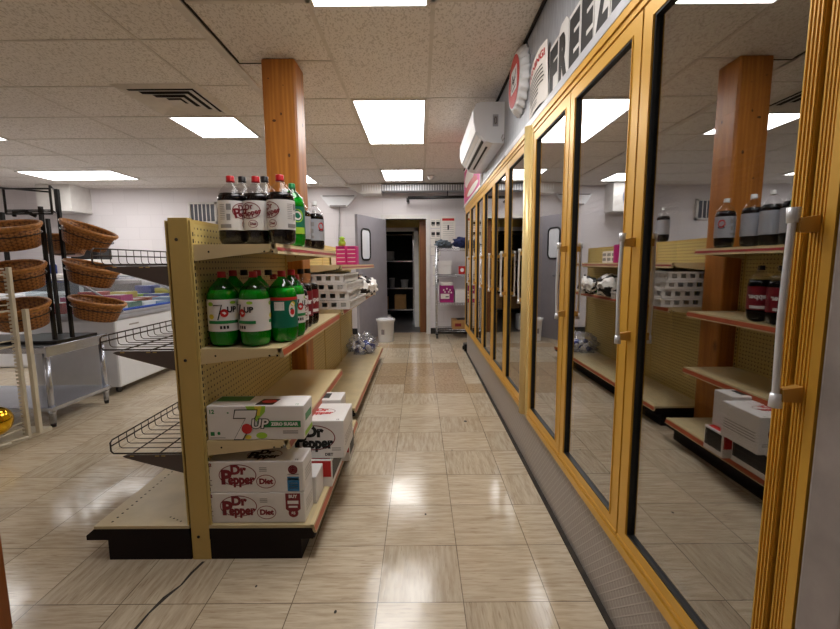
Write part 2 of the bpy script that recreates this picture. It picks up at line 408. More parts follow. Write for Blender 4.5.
c_ = MB(); c_.box(XL, XR, YN, YB + .15, CZ, CZ + .05); ceil = c_.build('ceiling', 'ceil', None, center=1); ceil['kind'] = 'structure'
DX0, DX1, DH = -.571, .111, 1.935
b_ = MB(); b_.box(XL, DX0, YB, YB + .14, 0, CZ); b_.box(DX1, XR, YB, YB + .14, 0, CZ); b_.box(DX0, DX1, YB, YB + .14, DH, CZ)
wb = b_.build('wall_back', 'block_back', None, center=1); wb['kind'] = 'structure'
wl = MB().box(XL - .1, XL, YN, YB, 0, CZ).build('wall_left', 'block_side', None, center=1); wl['kind'] = 'structure'
wr = MB().box(XR, XR + .1, YN, YB, 0, CZ).build('wall_right', 'block_side', None, center=1); wr['kind'] = 'structure'
wf = MB().box(XL, XR, YN - .1, YN, 0, CZ).build('wall_front', 'block_back', None, center=1); wf['kind'] = 'structure'
struct('baseboard_back', MB().box(XL, DX0 - .06, YB - .012, YB, 0, .1).box(DX1 + .07, XR, YB - .012, YB, 0, .1), 'baseboard')
# header bulkhead over the freezer fronts
hd = MB().box(.62, .68, .2, 5.95, 1.90, CZ - .002).build('wall_header', 'galv', None, center=1); hd['kind'] = 'structure'
struct('trim_1', MB().box(.596, .622, .5, 3.05, 1.922, 1.956), 'galv_trim')
struct('trim_2', MB().box(.606, .622, .2, 5.95, CZ - .018, CZ - .003), 'gap')
struct('trim_3', MB().box(.592, .63, 3.06, 5.9, 1.925, 1.94), 'galv_trim')
struct('trim_4', MB().box(.612, .632, .3, 5.62, .0, .010), 'grime')
# ceiling grid
g = MB()
def bar(x0, x1, y0, y1, m=0): g.box(x0, x1, y0, y1, CZ - .004, CZ - .0005, m)
w2 = .011
for i in range(-3, 4):
    y = 3.43 + 1.2192 * i
    if YN < y < YB: bar(-1.13, .61, y - w2, y + w2)
for y in (2.82, 4.04, 5.26, 1.6): bar(-1.13, -.53, y - w2, y + w2)
for x in (.075, -.535): bar(x - w2, x + w2, YN, YB)
for j in range(-9, 8):
    y = 3.795 + .62 * j
    if YN < y < YB: bar(XL, -1.17, y - w2 * .7, y + w2 * .7)
for i in range(5): bar(-1.58 - 1.25 * i - w2 * .7, -1.58 - 1.25 * i + w2 * .7, YN, YB)
struct('trim_5', g, 'tbar')
g = MB(); g.box(-1.185, -1.135, YN, YB, CZ - .014, CZ - .0005); struct('trim_6', g, 'tbar')
struct('trim_7', MB().box(-1.134, -1.122, YN, 2.83, CZ - .006, CZ - .0004).box(-1.13, -.97, 2.83, 2.842, CZ - .006, CZ - .0004), 'gap')

# door frame, door leaf, room behind
fr = MB(); t_ = .065
fr.box(DX0 - t_, DX0, YB - .03, YB + .16, 0, DH + t_); fr.box(DX1, DX1 + t_, YB - .03, YB + .16, 0, DH + t_); fr.box(DX0, DX1, YB - .03, YB + .16, DH, DH + t_)
struct('trim_8', fr, 'offwhite')
dr = bpy.data.objects.new('door_1', None); COL.objects.link(dr); dr['kind'] = 'structure'
dr.location = (DX0, YB - .02, 0); dr.rotation_euler = (0, 0, math.atan2(-.86, -.36))
W = .92
m = MB(); m.box(0, W, -.022, .022, .02, 1.92, bev=.003); m.build('door_leaf', 'door_grey', dr)
def rrect(x0, x1, z0, z1, r, n=6):
    out = []
    for cx, cz, a0 in ((x1 - r, z1 - r, 0), (x0 + r, z1 - r, 90), (x0 + r, z0 + r, 180), (x1 - r, z0 + r, 270)):
        for i in range(n + 1):
            a = R(a0 + 90 * i / n); out.append((cx + r * math.cos(a), cz + r * math.sin(a)))
    return out
ol = rrect(.56, .82, 1.26, 1.72, .07)
m = MB(); m.tube([(x, .026, z) for x, z in ol], .014, 8, closed=True); m.tube([(x, -.026, z) for x, z in ol], .014, 8, closed=True); m.build('window_gasket', 'black', dr)
m = MB(); m.prism(ol, lambda p: (p[0], -.025, p[1]), lambda p: (p[0], .025, p[1])); m.build('window_pane', 'white_gloss', dr)
m = MB(); m.box(.80, .88, .022, .03, .95, 1.05); m.cyl((.84, .03, 1.0), (.84, .075, 1.0), .012); m.box(.74, .85, .065, .08, .99, 1.01); m.build('door_handle', 'chrome', dr)
m = MB(); m.box(.05, .25, -.07, -.022, 1.83, 1.88); m.cyl((.2, -.05, 1.86), (.02, -.12, 1.87), .01); m.build('door_closer', 'offwhite', dr)
# storage room behind
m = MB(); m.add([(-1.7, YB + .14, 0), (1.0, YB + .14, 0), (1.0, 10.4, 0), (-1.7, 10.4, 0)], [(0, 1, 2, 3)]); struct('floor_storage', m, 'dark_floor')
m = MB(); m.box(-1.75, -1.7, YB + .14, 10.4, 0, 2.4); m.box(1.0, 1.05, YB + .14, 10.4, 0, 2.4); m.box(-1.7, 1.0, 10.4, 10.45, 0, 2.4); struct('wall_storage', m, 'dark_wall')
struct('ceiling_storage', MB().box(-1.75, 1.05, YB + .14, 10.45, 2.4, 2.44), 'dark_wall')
m = MB(); m.box(-1.7, -.95, 8.0, 8.1, 0, 2.4); m.box(-.02, 1.0, 8.0, 8.1, 0, 2.4); m.box(-.95, -.02, 8.0, 8.1, 1.80, 2.4); struct('wall_inner', m, 'yellow_wall')
m = MB(); m.box(-.10, -.02, 7.97, 8.0, 0, 1.86); m.box(-.95, -.02, 7.97, 8.0, 1.79, 1.86); struct('trim_9', m, 'offwhite')
m = MB(); m.box(.0, .11, YB + .16, YB + .42, 0, 1.93); tag(m.build('wooden_stud', 'shaded_stud_wood'), 'rough brown wooden stud just inside the right jamb of the dark doorway', 'stud')
t = thing('storage_rack', 'grey metal storage rack in the dark room behind the doorway', 'rack', (-.55, 9.0, 0))
for x in (-.45, .42):
    for y in (0, .45): m = MB(); m.box(x - .015, x + .015, y - .015, y + .015, 0, 1.9); m.build('post', 'chrome', t)
for z in (.22, .68, 1.25, 1.8): m = MB(); m.box(-.47, .45, -.02, .47, z - .015, z + .01); m.build('shelf', 'chrome', t)
for (x, wd, h, z, mt, lb, cat, nm) in [(-.80, .22, .26, .23, 'card', 'brown carton on the low shelf of the storage room rack, left one', 'carton', 'storage_carton'), (-.42, .24, .3, .23, 'card', 'taller brown carton on the low shelf of the storage room rack', 'carton', 'storage_carton'),
    (-.33, .16, .16, .69, 'offwhite', 'pale tub on the waist shelf of the storage room rack', 'tub', 'storage_tub'), (-.6, .12, .2, .69, 'grey_print', 'grey canister on the waist shelf of the storage room rack', 'canister', 'storage_canister'), (-.7, .3, .2, 1.26, 'grey_print', 'grey box on the upper shelf of the storage room rack', 'box', 'storage_box')]:
    m = MB()
    if nm in ('storage_tub', 'storage_canister'): m.lathe([(wd * .42, 0), (wd * .5, h * .9), (wd * .53, h * .9), (wd * .53, h)], (x, 9.2, z + .001), 20)
    else: m.box(x - wd / 2, x + wd / 2, 9.03, 9.33, z + .001, z + h, bev=.004); m.box(x - .02, x + .02, 9.028, 9.332, z + h * .3, z + h + .001)
    tag(m.build(nm, mt), lb, cat)
m = MB(); m.box(-.72, -.54, 7.55, 7.75, 0, .27, bev=.004); m.box(-.72, -.54, 7.50, 7.553, .2, .27); tag(m.build('white_carton', 'carton'), 'open white carton on the dark floor just inside the doorway behind the bucket', 'carton')

# window with bars, bulkhead box with round sign, back wall
wn = bpy.data.objects.new('window_1', None); COL.objects.link(wn); wn['kind'] = 'structure'; wn.location = (-3.58, YB, 2.055)
m = MB()
for a in (-.23, .20): m.box(a, a + .03, -.04, 0, -.17, .17)
for a in (-.17, .14): m.box(-.23, .23, -.04, 0, a, a + .03)
m.build('window_frame', 'offwhite', wn)
m = MB()
for i in range(1, 6): m.box(-.2 + .4 * i / 6 - .005, -.2 + .4 * i / 6 + .005, -.05, -.038, -.15, .15)
m.build('window_bars', 'offwhite', wn)
MB().box(-.2, .2, -.012, -.006, -.14, .14).build('window_pane', 'window_dark', wn)
struct('trim_10', MB().box(-2.5, -1.84, 6.85, YB, 2.0, CZ - .001), 'offwhite')
struct('trim_11', MB().box(-5.95, -5.42, 6.75, YB, 2.05, CZ - .001), 'offwhite')
m = MB(); f_ = lambda y: (lambda u, v: (-2.14 + u, y, 2.22 + v))
m.lathe([(.155, 0), (.155, .02)], (0, 0, 0), 48)
m.v = [(-2.14 + p[0], 6.845 - p[2], 2.22 + p[1]) for p in m.v]
m.ring(0, 0, .155, .155, .03, f_(6.824), 1); m.disc(0, 0, .1, .1, f_(6.8245), 2); m.text('O\'s', .09, f_(6.823), 3, .003)
m.disc(.0, .145, .04, .025, f_(6.8225), 3)
tag(m.build('round_sign', ['navy_print', 'silver_label', 'blue_print', 'white']), 'round blue sign on the white box at the back wall, mirrored in the glass', 'sign')

# ducts, pipe, strip lamp on the back wall
t = thing('ribbed_duct', 'long ribbed galvanised duct running under the ceiling above the back doorway', 'duct', (-.05, 6.95, 2.34))
m = MB(); m.box(-.86, .9, -.08, .1, 0, .10); m.build('casing', 'galv', t)
m = MB()
for i in range(44): m.box(-.85 + i * .04, -.835 + i * .04, -.092, -.08, .006, .094)
ribs = m.build('ribs', 'white', t)
m = MB(); m.cyl((-.18, 6.9, 2.235), (1.2, 6.9, 2.25), .024, n=14); m.cyl((-.18, 6.9, 2.235), (-.18, 6.9, 2.17), .024); m.cyl((-.18, 6.9, 2.20), (-.18, 7.16, 2.20), .02)
m.cyl((.45, 6.9, 2.24), (.45, 6.9, 2.34), .008)
tag(m.build('black_pipe', 'black'), 'black horizontal pipe below the ribbed duct above the doorway', 'pipe')
t = thing('strip_lamp', 'white angled strip light fixture on the back wall left of the grey door', 'light fixture', (-1.33, YB - .001, 2.14))
m = MB(); m.add([(-.3, -.01, .17), (.3, -.01, .17), (.15, -.1, 0), (-.15, -.1, 0), (-.3, 0, .19), (.3, 0, .19), (.15, 0, 0), (-.15, 0, 0)], [(0, 1, 2, 3), (4, 7, 6, 5), (0, 4, 5, 1), (1, 5, 6, 2), (2, 6, 7, 3), (3, 7, 4, 0)]); m.build('housing', 'white', t)
MB().box(-.13, .13, -.112, -.1, -.012, .012).build('end_lip', 'grey_print', t); MB().box(-.26, .26, -.03, -.011, .165, .18).build('upper_lip', 'grey_print', t)
MB().tube([(.01, -.02, 0), (.0, -.02, -.3), (-.02, -.02, -.6), (.01, -.02, -.95)], .008).build('cord', 'grey_print', t)
m = MB(); m.lathe([(.05, 0), (.05, -.02), (.04, -.03), (.036, -.05), (.015, -.065)], (.17, 6.3, CZ - .001), 20); tag(m.build('dome_camera', 'offwhite'), 'small white dome camera on the ceiling near the duct', 'camera')
m = MB(); m.box(-.92, -.60, 6.86, YB, 2.30, CZ - .001); m.hexa([(-1.17, 6.9, 2.44), (-.92, 6.9, 2.30), (-.92, 7.0, 2.30), (-1.17, 7.0, 2.44), (-1.17, 6.9, 2.455), (-.92, 6.9, 2.455), (-.92, 7.0, 2.455), (-1.17, 7.0, 2.455)])
struct('trim_12', m, 'offwhite')

# wall posters beside the door
t = thing('notice_sheets', 'column of white notice sheets with small photos taped right of the doorway', 'notices', (.27, YB - .002, 1.85))
random.seed(3)
for i, (z, n2) in enumerate([(.0, 2), (-.17, 2), (-.31, 1), (-.45, 1), (-.62, 1), (-.78, 1), (-.95, 1)]):
    m = MB(); ff = lambda u, v: (u, -.0045, z + v); wdt = .085 if i < 4 else .05
    m.box(-wdt, wdt, -.004, 0, z - .07, z + .08)
    for k2 in range(n2):
        cx = (-.04 + .08 * k2) if n2 == 2 else .02
        m.rect(cx - .030, cx + .030, -.015, .035, ff, 1); m.rect(cx - .026, cx + .026, -.035, -.025, ff, 1); m.rect(cx - .03, cx + .03, .05, .056, ff, 2)
    m.rect(-wdt, wdt, z * 0 - .0705, -.066, ff, 2); m.rect(wdt - .004, wdt, -.07, .08, ff, 2); m.build('sheet', ['paper', 'black_print', 'grey_print'], t)
m = MB(); m.box(.36, .60, YB - .005, YB - .001, 1.5, 1.97); ff = lambda u, v: (.48 + u, YB - .0058, 1.73 + v)
m.rect(-.1, .1, .17, .21, ff, 1)
for i in range(9): m.rect(-.09, .09, .13 - i * .035, .135 - i * .035, ff, 2)
m.rect(-.012, .012, .02, .1, ff, 3); tag(m.build('wall_poster', ['paper', 'red', 'grey_print', 'black_print']), 'large white poster with a red heading on the back wall beside the notice sheets', 'poster')

# ------------------------------------------------------------------ CEILING FIXTURES
def ceil_light(x0, x1, y0, y1, label):
    t = thing('ceiling_light', label, 'ceiling light', ((x0 + x1) / 2, (y0 + y1) / 2, CZ - .012), 0, 'white ceiling light panels')
    a, b = (x1 - x0) / 2, (y1 - y0) / 2; e = .014; m = MB()
    m.box(-a - e, a + e, -b - e, -b, 0, .0115); m.box(-a - e, a + e, b, b + e, 0, .0115); m.box(-a - e, -a, -b, b, 0, .0115); m.box(a, a + e, -b, b, 0, .0115)
    m.build('frame', 'offwhite', t)
    MB().box(-a, a, -b, b, .003, .010).build('diffuser', 'panel_light', t)
ceil_light(-.505, .04, 1.06, 2.235, 'long glowing ceiling panel cut off by the top edge of the photo')
ceil_light(-.505, .045, 3.45, 4.63, 'large glowing ceiling panel over the aisle left of the wall air conditioner')
ceil_light(-.505, .045, 5.9, 6.62, 'glowing ceiling panel furthest down the aisle, just before the duct')
ceil_light(-2.13, -1.59, 3.80, 4.37, 'square glowing ceiling panel next to the air vent')
ceil_light(-5.37, -4.12, 5.83, 6.40, 'wide glowing ceiling panel at far left near the back wall')
ceil_light(-5.33, -4.11, 3.80, 4.40, 'glowing ceiling panel touching the left edge of the photo')
ceil_light(-2.13, -1.59, 6.2, 6.76, 'glowing ceiling panel showing just right of the wooden post')
ceil_light(-5.3, -4.1, -.6, 0, 'added unseen ceiling panel at far left behind the viewer')  # added out-of-view panel, keeps the room behind from reflecting dark
t = thing('ceiling_vent', 'square louvred air vent in the ceiling beside the square light panel', 'vent', (-1.86, 3.44, CZ - .02))
m = MB()
def sqring(m, a, b, z0, z1, mi=0):
    for i in range(4):
        c, s = (1, 0, -1, 0)[i], (0, 1, 0, -1)[i]; c2, s2 = (0, -1, 0, 1)[i], (1, 0, -1, 0)[i]
        def P(r, q, z): return (r * c + q * r * c2, r * s + q * r * s2, z)
        m.add([P(a, -1, z0), P(a, 1, z0), P(b, 1, z1), P(b, -1, z1)], [(0, 1, 2, 3)], mi)
sqring(m, .30, .27, .015, .0); sqring(m, .27, .245, 0, .008); sqring(m, .30, .31, .015, .019); m.build('frame', 'tbar', t)
MB().box(-.25, .25, -.25, .25, .0188, .0196).build('throat', 'gap', t)
for r_ in (.232, .168, .104):
    m = MB(); sqring(m, r_, r_ - .046, .0, .014); sqring(m, r_, r_ - .046, .002, .0165); m.build('louvre', 'tbar', t)
MB().box(-.05, .05, -.05, .05, .001, .004).build('centre_plate', 'tbar', t)

# ------------------------------------------------------------------ WOODEN POSTS
M['knot'] = flat('wood_knot', (92, 50, 20), .5)
m = MB(); m.box(-.972, -.762, 2.775, 2.975, 0, CZ - .001, bev=.012)
for (x, z, a, b) in ((-.905, 2.09, .012, .008), (-.86, 2.13, .006, .009), (-.93, 2.34, .005, .004), (-.82, 1.88, .008, .012), (-.9, 1.72, .007, .005), (-.84, 2.3, .004, .003)):
    m.disc(x, z, a, b, lambda u, v: (u, 2.7742, v), 1, 14)
for (y, z, a, b) in ((2.84, 1.5, .007, .012), (2.9, 2.1, .008, .012), (2.86, .8, .008, .014)): m.disc(y, z, a, b, lambda u, v: (-.7612, u, v), 1, 14)
tag(m.build('wooden_post', ['post_wood', 'knot']), 'orange varnished square wooden post rising to the ceiling behind the near shelf', 'post')
m = MB(); m.box(-1.57, -1.362, 1.07, 1.276, 0, CZ - .001, bev=.004); tag(m.build('wooden_post', 'dark_wood'), 'darker wooden post cut off at the lower left corner of the photo', 'post')

# ------------------------------------------------------------------ FREEZER CASES
def freezer(name, label, y0, doors, pitch, first):
    """glass door case; local y from 0 (near end) towards +y; local x=0 is the door face"""
    n = doors; L = pitch * n
    t = thing(name, label, 'freezer', (FX, y0, 0), 0)
    j0 = .046 if first else 0.0
    m = MB(); m.box(.026, .05, -j0, L, 0.011, .33); m.build('kick_plate', 'diamond', t)
    m = MB()
    m.box(-.008, .05, -j0, L, .325, .352); m.box(.012, .05, -j0, L, .352, .372)
    m.box(-.006, .018, -j0, L, 1.868, 1.922); m.box(-.012, .018, -j0, L, 1.888, 1.9, 0); m.box(.018, .05, -j0, L, 1.84, 1.9)
    if first: m.box(.0, .05, -j0, 0, .352, 1.868); m.box(-.006, .0, -j0, -.03, .352, 1.868)
    if first:
        for r3 in range(4): m.box(-.0025, .0, -.024 + r3 * .006, -.0215 + r3 * .006, .36, 1.86)
    for i in range(n + 1): m.box(.02, .05, max(-j0, i * pitch - .02), min(L, i * pitch + .02), .36, 1.86)
    m.build('frame', 'gold', t)
    m = MB(); m.box(.05, .8, -j0, L, .0, .33); m.box(.05, .8, -j0, L, 1.84, 1.9); m.box(.76, .8, -j0, L, .33, 1.84); m.box(.05, .76, -j0, -j0 + .03, .33, 1.84); m.box(.05, .76, L - .03, L, .33, 1.84); m.build('cabinet', 'interior', t)
    for q in range(3):
        m = MB(); z = .72 + q * .36
        for i in range(9): m.box(.12 + i * .07, .125 + i * .07, -j0 + .04, L - .04, z, z + .005)
        m.build('wire_shelf', 'wire_dark', t)
    for i in range(n):
        a, b = i * pitch + .004, (i + 1) * pitch - .004; st = .05
        m = MB()
        def stile(yy0, yy1):
            m.box(-.004, .02, yy0, yy1, .356, 1.862)
            k3 = 4; ww = (yy1 - yy0)
            for r3 in range(k3):
                c3 = yy0 + ww * (r3 + .5) / k3; m.box(-.0072, -.004, c3 - .0012, c3 + .0012, .36, 1.858)
        sn = .027 if first and i == 0 else st
        if first and i == 0: stile(a, a + sn)
        else: m.box(-.004, .02, a, a + st, .356, 1.862)
        m.box(-.004, .02, b - st, b, .356, 1.862)
        m.box(-.004, .02, a + sn, b - st, .356, .398); m.box(-.004, .02, a + sn, b - st, 1.82, 1.862)
        m.box(-.0065, -.004, a, b, .362, .37); m.box(-.0065, -.004, a + sn - .005, a + sn - .001, .4, 1.82); m.box(-.0065, -.004, b - .049, b - .045, .4, 1.82)
        d = m.build('door', 'gold', t)
        m = MB(); e = .005; A, B, C, D = a + sn, b - st, .398, 1.82
        m.box(-.001, .016, A, A + e, C, D); m.box(-.001, .016, B - e, B, C, D); m.box(-.001, .016, A + e, B - e, C, C + e); m.box(-.001, .016, A + e, B - e, D - e, D); m.build('gasket', 'gasket', d)
        MB().box(.009, .014, A + e, B - e, C + e, D - e).build('glass_pane', 'door_glass', d)
        hy = a - .017
        m = MB()
        for z in (.985, 1.25): m.hexa([(-.032, hy - .006, z - .012), (-.003, hy - .008, z - .013), (-.003, hy + .008, z - .013), (-.032, hy + .006, z - .012), (-.032, hy - .006, z + .008), (-.003, hy - .008, z + .013), (-.003, hy + .008, z + .013), (-.032, hy + .006, z + .008)], 1)
        m.tube([(-.034, hy + .004, .968), (-.036, hy + .004, .985), (-.039, hy + .004, 1.1), (-.036, hy + .004, 1.255), (-.034, hy + .004, 1.272)], .0055, 10, 0)
        m.cyl((-.035, hy + .004, .962), (-.035, hy + .004, .985), .0095, .008); m.cyl((-.035, hy + .004, 1.252), (-.035, hy + .004, 1.275), .008, .0095)
        m.build('handle', ['handle_metal', 'gold_dark'], d)
    return t
fz1 = freezer('glass_door_freezer', 'nearer three-door gold-framed glass freezer along the right side', .665, 3, .545, True)
fz2 = freezer('glass_door_freezer', 'farther six-door gold-framed glass freezer continuing to the back', 2.437, 6, .528, False)
MB().box(.026, .05, 1.6355, 1.7715, .011, .33).build('kick_plate', 'diamond', fz1)
m = MB(); m.box(-.006, .05, 1.637, 1.77, .325, 1.92); m.cyl((-.004, 1.71, .33), (-.004, 1.71, 1.92), .03, n=20); m.build('corner_post', 'cream_post', fz1)
m = MB(); m.box(.598, .66, .545, .617, 0, 1.92, bev=.006); tag(m.build('end_panel', 'end_grey'), 'grey metal end panel at the near end of the freezers, right edge of the photo', 'panel')
m = MB(); m.box(.60, 1.4, .2, .54, 0, 1.9, bev=.004); tag(m.build('black_cabinet', 'black'), 'black cabinet side at the extreme right edge past the grey end panel', 'cabinet')
m = MB(); m.box(.60, .68, 5.66, 5.82, 0, .10, bev=.008); m.cyl((.60, 5.70, .05), (.58, 5.70, .05), .03); tag(m.build('rubber_block', 'black'), 'small black rubber block on the floor at the far foot of the freezers', 'block')

# ------------------------------------------------------------------ HEADER SIGNS
xs = .619
yy = 2.105; WD = .127
for ch, lb in (('F', 'black letter F on a white card, leftmost of the letters above the freezer doors'), ('R', 'black letter R on a white card above the freezer doors'),
               ('E', 'black letter E card directly right of the R above the freezer doors'), ('E', 'black letter E card directly left of the Z above the freezer doors'),
               ('Z', 'black letter Z card above the freezer doors, cut by the top edge'), ('E', 'black letter E card right of the Z, almost outside the photo')):
    m = MB(); y0 = yy; ff = lambda u, v: (xs - .0045, y0 - WD / 2 - u, 2.062 + v)
    m.box(xs - .004, xs, y0 - WD + .004, y0, 1.957, 2.182)
    if ch == 'R': m.prism([(0, 0), (.03, .025), (.09, .025), (WD - .004, 0)], lambda p: (xs - .004, y0 - p[0], 2.182 + p[1]), lambda p: (xs, y0 - p[0], 2.182 + p[1]))
    tv, tf = text_mesh(ch, .3, .022); h0 = min(p[1] for p in tv); h1 = max(p[1] for p in tv); w0 = min(p[0] for p in tv); w1 = max(p[0] for p in tv)
    m.add([ff(((p[0] - w0) / (w1 - w0) - .5) * .112, ((p[1] - h0) / (h1 - h0) - .5) * .208) for p in tv], tf, 1)
    o = m.build('sign_letter', ['offwhite', 'black_print']); tag(o, lb, 'letter', 'freezer letter cards')
    yy -= WD + .003
# warning poster (curled paper)
m = MB(); n = 10
def wp(u, v):  # u 0..1 along -y, v 0..1 up
    return (xs - .006 - .022 * math.sin(u * math.pi) - .012 * v * u, 2.455 - .350 * u, 1.962 + .23 * v + (.035 * u * v - .01 * math.sin(u * 6)) * 1)
vs = [wp(i / n, j / n) for j in range(n + 1) for i in range(n + 1)]
fs = [(j * (n + 1) + i, j * (n + 1) + i + 1, (j + 1) * (n + 1) + i + 1, (j + 1) * (n + 1) + i) for j in range(n) for i in range(n)]
m.add(vs, fs, 0, True); m.add([(p[0] + .0012, p[1], p[2]) for p in vs], fs, 0, True)
ff = lambda u, v: (wp(u, v)[0] - .002, wp(u, v)[1], wp(u, v)[2])
m.text('WARNING!', .22, lambda u, v: ff(.5 + u * .78, .83 + v * .8), 1, .006)
random.seed(5)
for i in range(7):
    z = .66 - .07 * i; a, b = (.1, .86 + random.uniform(-.1, .05)) if i < 5 else (.25, .7)
    m.rect(a, b, z - .012, z + .012, ff, 2, 8)
for i in range(2): m.rect(.3, .65, .14 - i * .05, .155 - i * .05, ff, 2, 6)
tag(m.build('warning_sign', ['paper', 'red', 'black_print']), 'curled white paper sign headed WARNING! in red beside the bottle cap sign', 'sign')
# bottle cap sign
t = thing('bottle_cap_sign', 'red and white bottle cap sign with a fluted rim high on the metal bulkhead', 'sign', (xs, 2.66, 2.262), 0)
m = MB(); nn = 84
fl_ = lambda tt, z: 1 + (.085 * math.cos(21 * tt) if z < .03 else (.05 * math.cos(21 * tt) if z < .045 else 0))
m.lathe([(.182, 0.001), (.180, .012), (.160, .040), (.150, .052), (.142, .049)], (0, 0, 0), nn, 0, fn=fl_)
m.v = [(-p[2], p[1], p[0]) for p in m.v]; m.build('cap', 'white', t)
fz = lambda d: (lambda u, v: (-d, -u, v))
m = MB(); m.disc(0, 0, .143, .143, fz(.0525), 0, 48); m.build('red_face', 'red', t)
m = MB(); rr = rrect(-.075, .085, -.06, .075, .02); m.add([fz(.0532)(a, b) for a, b in rr], [tuple(range(len(rr)))], 0)
for (x0, y0, x1, y1, w3) in [(-.06, -.03, -.02, .04, .006), (-.02, .04, .01, -.02, .006), (.01, -.02, .06, .05, .006), (-.05, .0, .05, .01, .005), (-.04, -.045, .06, -.035, .004)]:
    d = Vector((x1 - x0, y1 - y0)).normalized(); nx, ny = -d.y * w3, d.x * w3
    m.add([fz(.0542)(a, b) for a, b in ((x0 - nx, y0 - ny), (x1 - nx, y1 - ny), (x1 + nx, y1 + ny), (x0 + nx, y0 + ny))], [(0, 1, 2, 3)], 1)
m.build('face_print', ['white', 'black_print'], t)
# red poster past the AC
m = MB(); m.box(xs - .012, xs, 4.25, 5.86, 1.95, 2.42); ff = lambda u, v: (xs - .0128, 5.05 - u, 2.185 + v)
fq = lambda d: (lambda u, v: (ff(u, v)[0] - d, ff(u, v)[1], ff(u, v)[2]))
m.rect(-.78, .70, -.21, .21, ff, 1); m.disc(-.2, .06, .5, .12, fq(.001), 0); m.disc(-.1, -.1, .6, .08, fq(.002), 2); m.disc(.1, -.15, .5, .04, fq(.003), 0); m.disc(.35, .12, .3, .05, fq(.004), 2); m.rect(.73, .79, -.23, .23, ff, 3)
tag(m.build('red_poster', ['paper', 'magenta', 'red', 'black_print']), 'pink and red banner on the bulkhead beyond the air conditioner', 'poster')

# air conditioner
t = thing('wall_air_conditioner', 'white wall-mounted split air conditioner above the far freezer doors', 'air conditioner', (.62, 3.20, 2.06)); t.scale = (1, 1, 1.17)
prof = [(0, .245), (-.17, .245), (-.205, .235), (-.222, .20), (-.222, .13), (-.205, .075), (-.13, .012), (-.08, .0), (0, .0)]
m = MB(); m.prism(prof, lambda p: (p[0], 0, p[1]), lambda p: (p[0], 1.05, p[1])); m.build('housing', 'white_gloss', t)
m = MB(); m.prism([(-.2245, .205), (-.2245, .13), (-.207, .073), (-.204, .075), (-.2215, .131), (-.2215, .205)], lambda p: (p[0], .015, p[1]), lambda p: (p[0], 1.035, p[1])); m.build('front_panel', 'white', t)
def flap(a, b, name, mt, y0=.06, y1=.99, dd=.003):
    pa = Vector((a[0], 0, a[1])); pb = Vector((b[0], 0, b[1])); nrm = Vector((-(b[1] - a[1]), 0, (b[0] - a[0]))).normalized()
    if nrm.z > 0: nrm = -nrm
    m = MB(); c = [pa, pb, pb + nrm * dd, pa + nrm * dd]
    m.hexa([(p.x, y0, p.z) for p in c] + [(p.x, y1, p.z) for p in c]); m.build(name, mt, t)
flap((-.195, .067), (-.175, .05), 'louvre_flap', 'offwhite'); flap((-.155, .033), (-.14, .02), 'air_slot', 'gap'); flap((-.172, .047), (-.16, .037), 'louvre_flap', 'white'); flap((-.115, .010), (-.10, .006), 'air_slot', 'gap', .12, .9)
m = MB(); m.box(-.085, -.045, -.004, 0, .10, .17); m.rect(-.08, -.05, .11, .16, lambda u, v: (u, -.0045, v), 1); m.ring(-.065, .135, .01, .02, .003, lambda u, v: (u, -.005, v), 2); m.build('side_label', ['silver_label', 'grey_print', 'black_print'], t)
m = MB(); m.tube([(-.01, -.01, .05), (-.02, -.012, .03), (-.015, -.012, .01), (0, -.01, .03)], .003); m.build('drain_cord', 'grey_print', t)

# ------------------------------------------------------------------ GONDOLA SHELVING
PX0, PX1 = -.945, -.855        # panel faces
DZ = .148
def bracketed_shelf(parent, z, y0, y1, d, xp, mats, side=1, name='shelf', strip=.62):
    s = side
    m = MB(); a, b = xp, xp + s * d
    m.box(min(a, b), max(a, b), y0, y1, z - .018, z, 0)
    # end brackets (tapered)
    for yy_ in (y0, y1 - .006):
        pts = [(a, z - .062), (a, z - .002), (b - s * .02, z - .004), (b - s * .02, z - .028)]
        m.prism(pts, lambda p: (p[0], yy_ - .001, p[1]), lambda p: (p[0], yy_ + .007, p[1]), 0)
        for hx in (.06, .27, .3): m.disc(0, 0, .004, .004, lambda u, v, hx=hx: (a + s * hx + u, yy_ - .0015, z - .028 + v), 2, 10)
    o = m.build(name, [mats[0], mats[0], 'gap'], parent)
    m = MB(); m.prism([(b - s * .016, z + .001), (b + s * .004, z + .001), (b + s * .012, z - .036), (b - s * .004, z - .036)], lambda p: (p[0], y0, p[1]), lambda p: (p[0], y1, p[1]), 0)
    f_a = lambda v: b + s * (.0045 + .008 * v); z_a = lambda v: z + .001 - .037 * v
    lo, hi = .5 - strip / 2, .5 + strip / 2
    m.add([(f_a(lo) + s * .0006, y0, z_a(lo)), (f_a(lo) + s * .0006, y1, z_a(lo)), (f_a(hi) + s * .0006, y1, z_a(hi)), (f_a(hi) + s * .0006, y0, z_a(hi))], [(0, 1, 2, 3)], 1)
    m.build('price_channel', ['beige_shelf', mats[1]], o)
    m = MB(); m.box(min(b + s * .005, b + s * .001), max(b + s * .005, b + s * .001), y0, y1, z + .0012, z + .003); m.build('price_lip', 'beige_shelf', o)
    return o
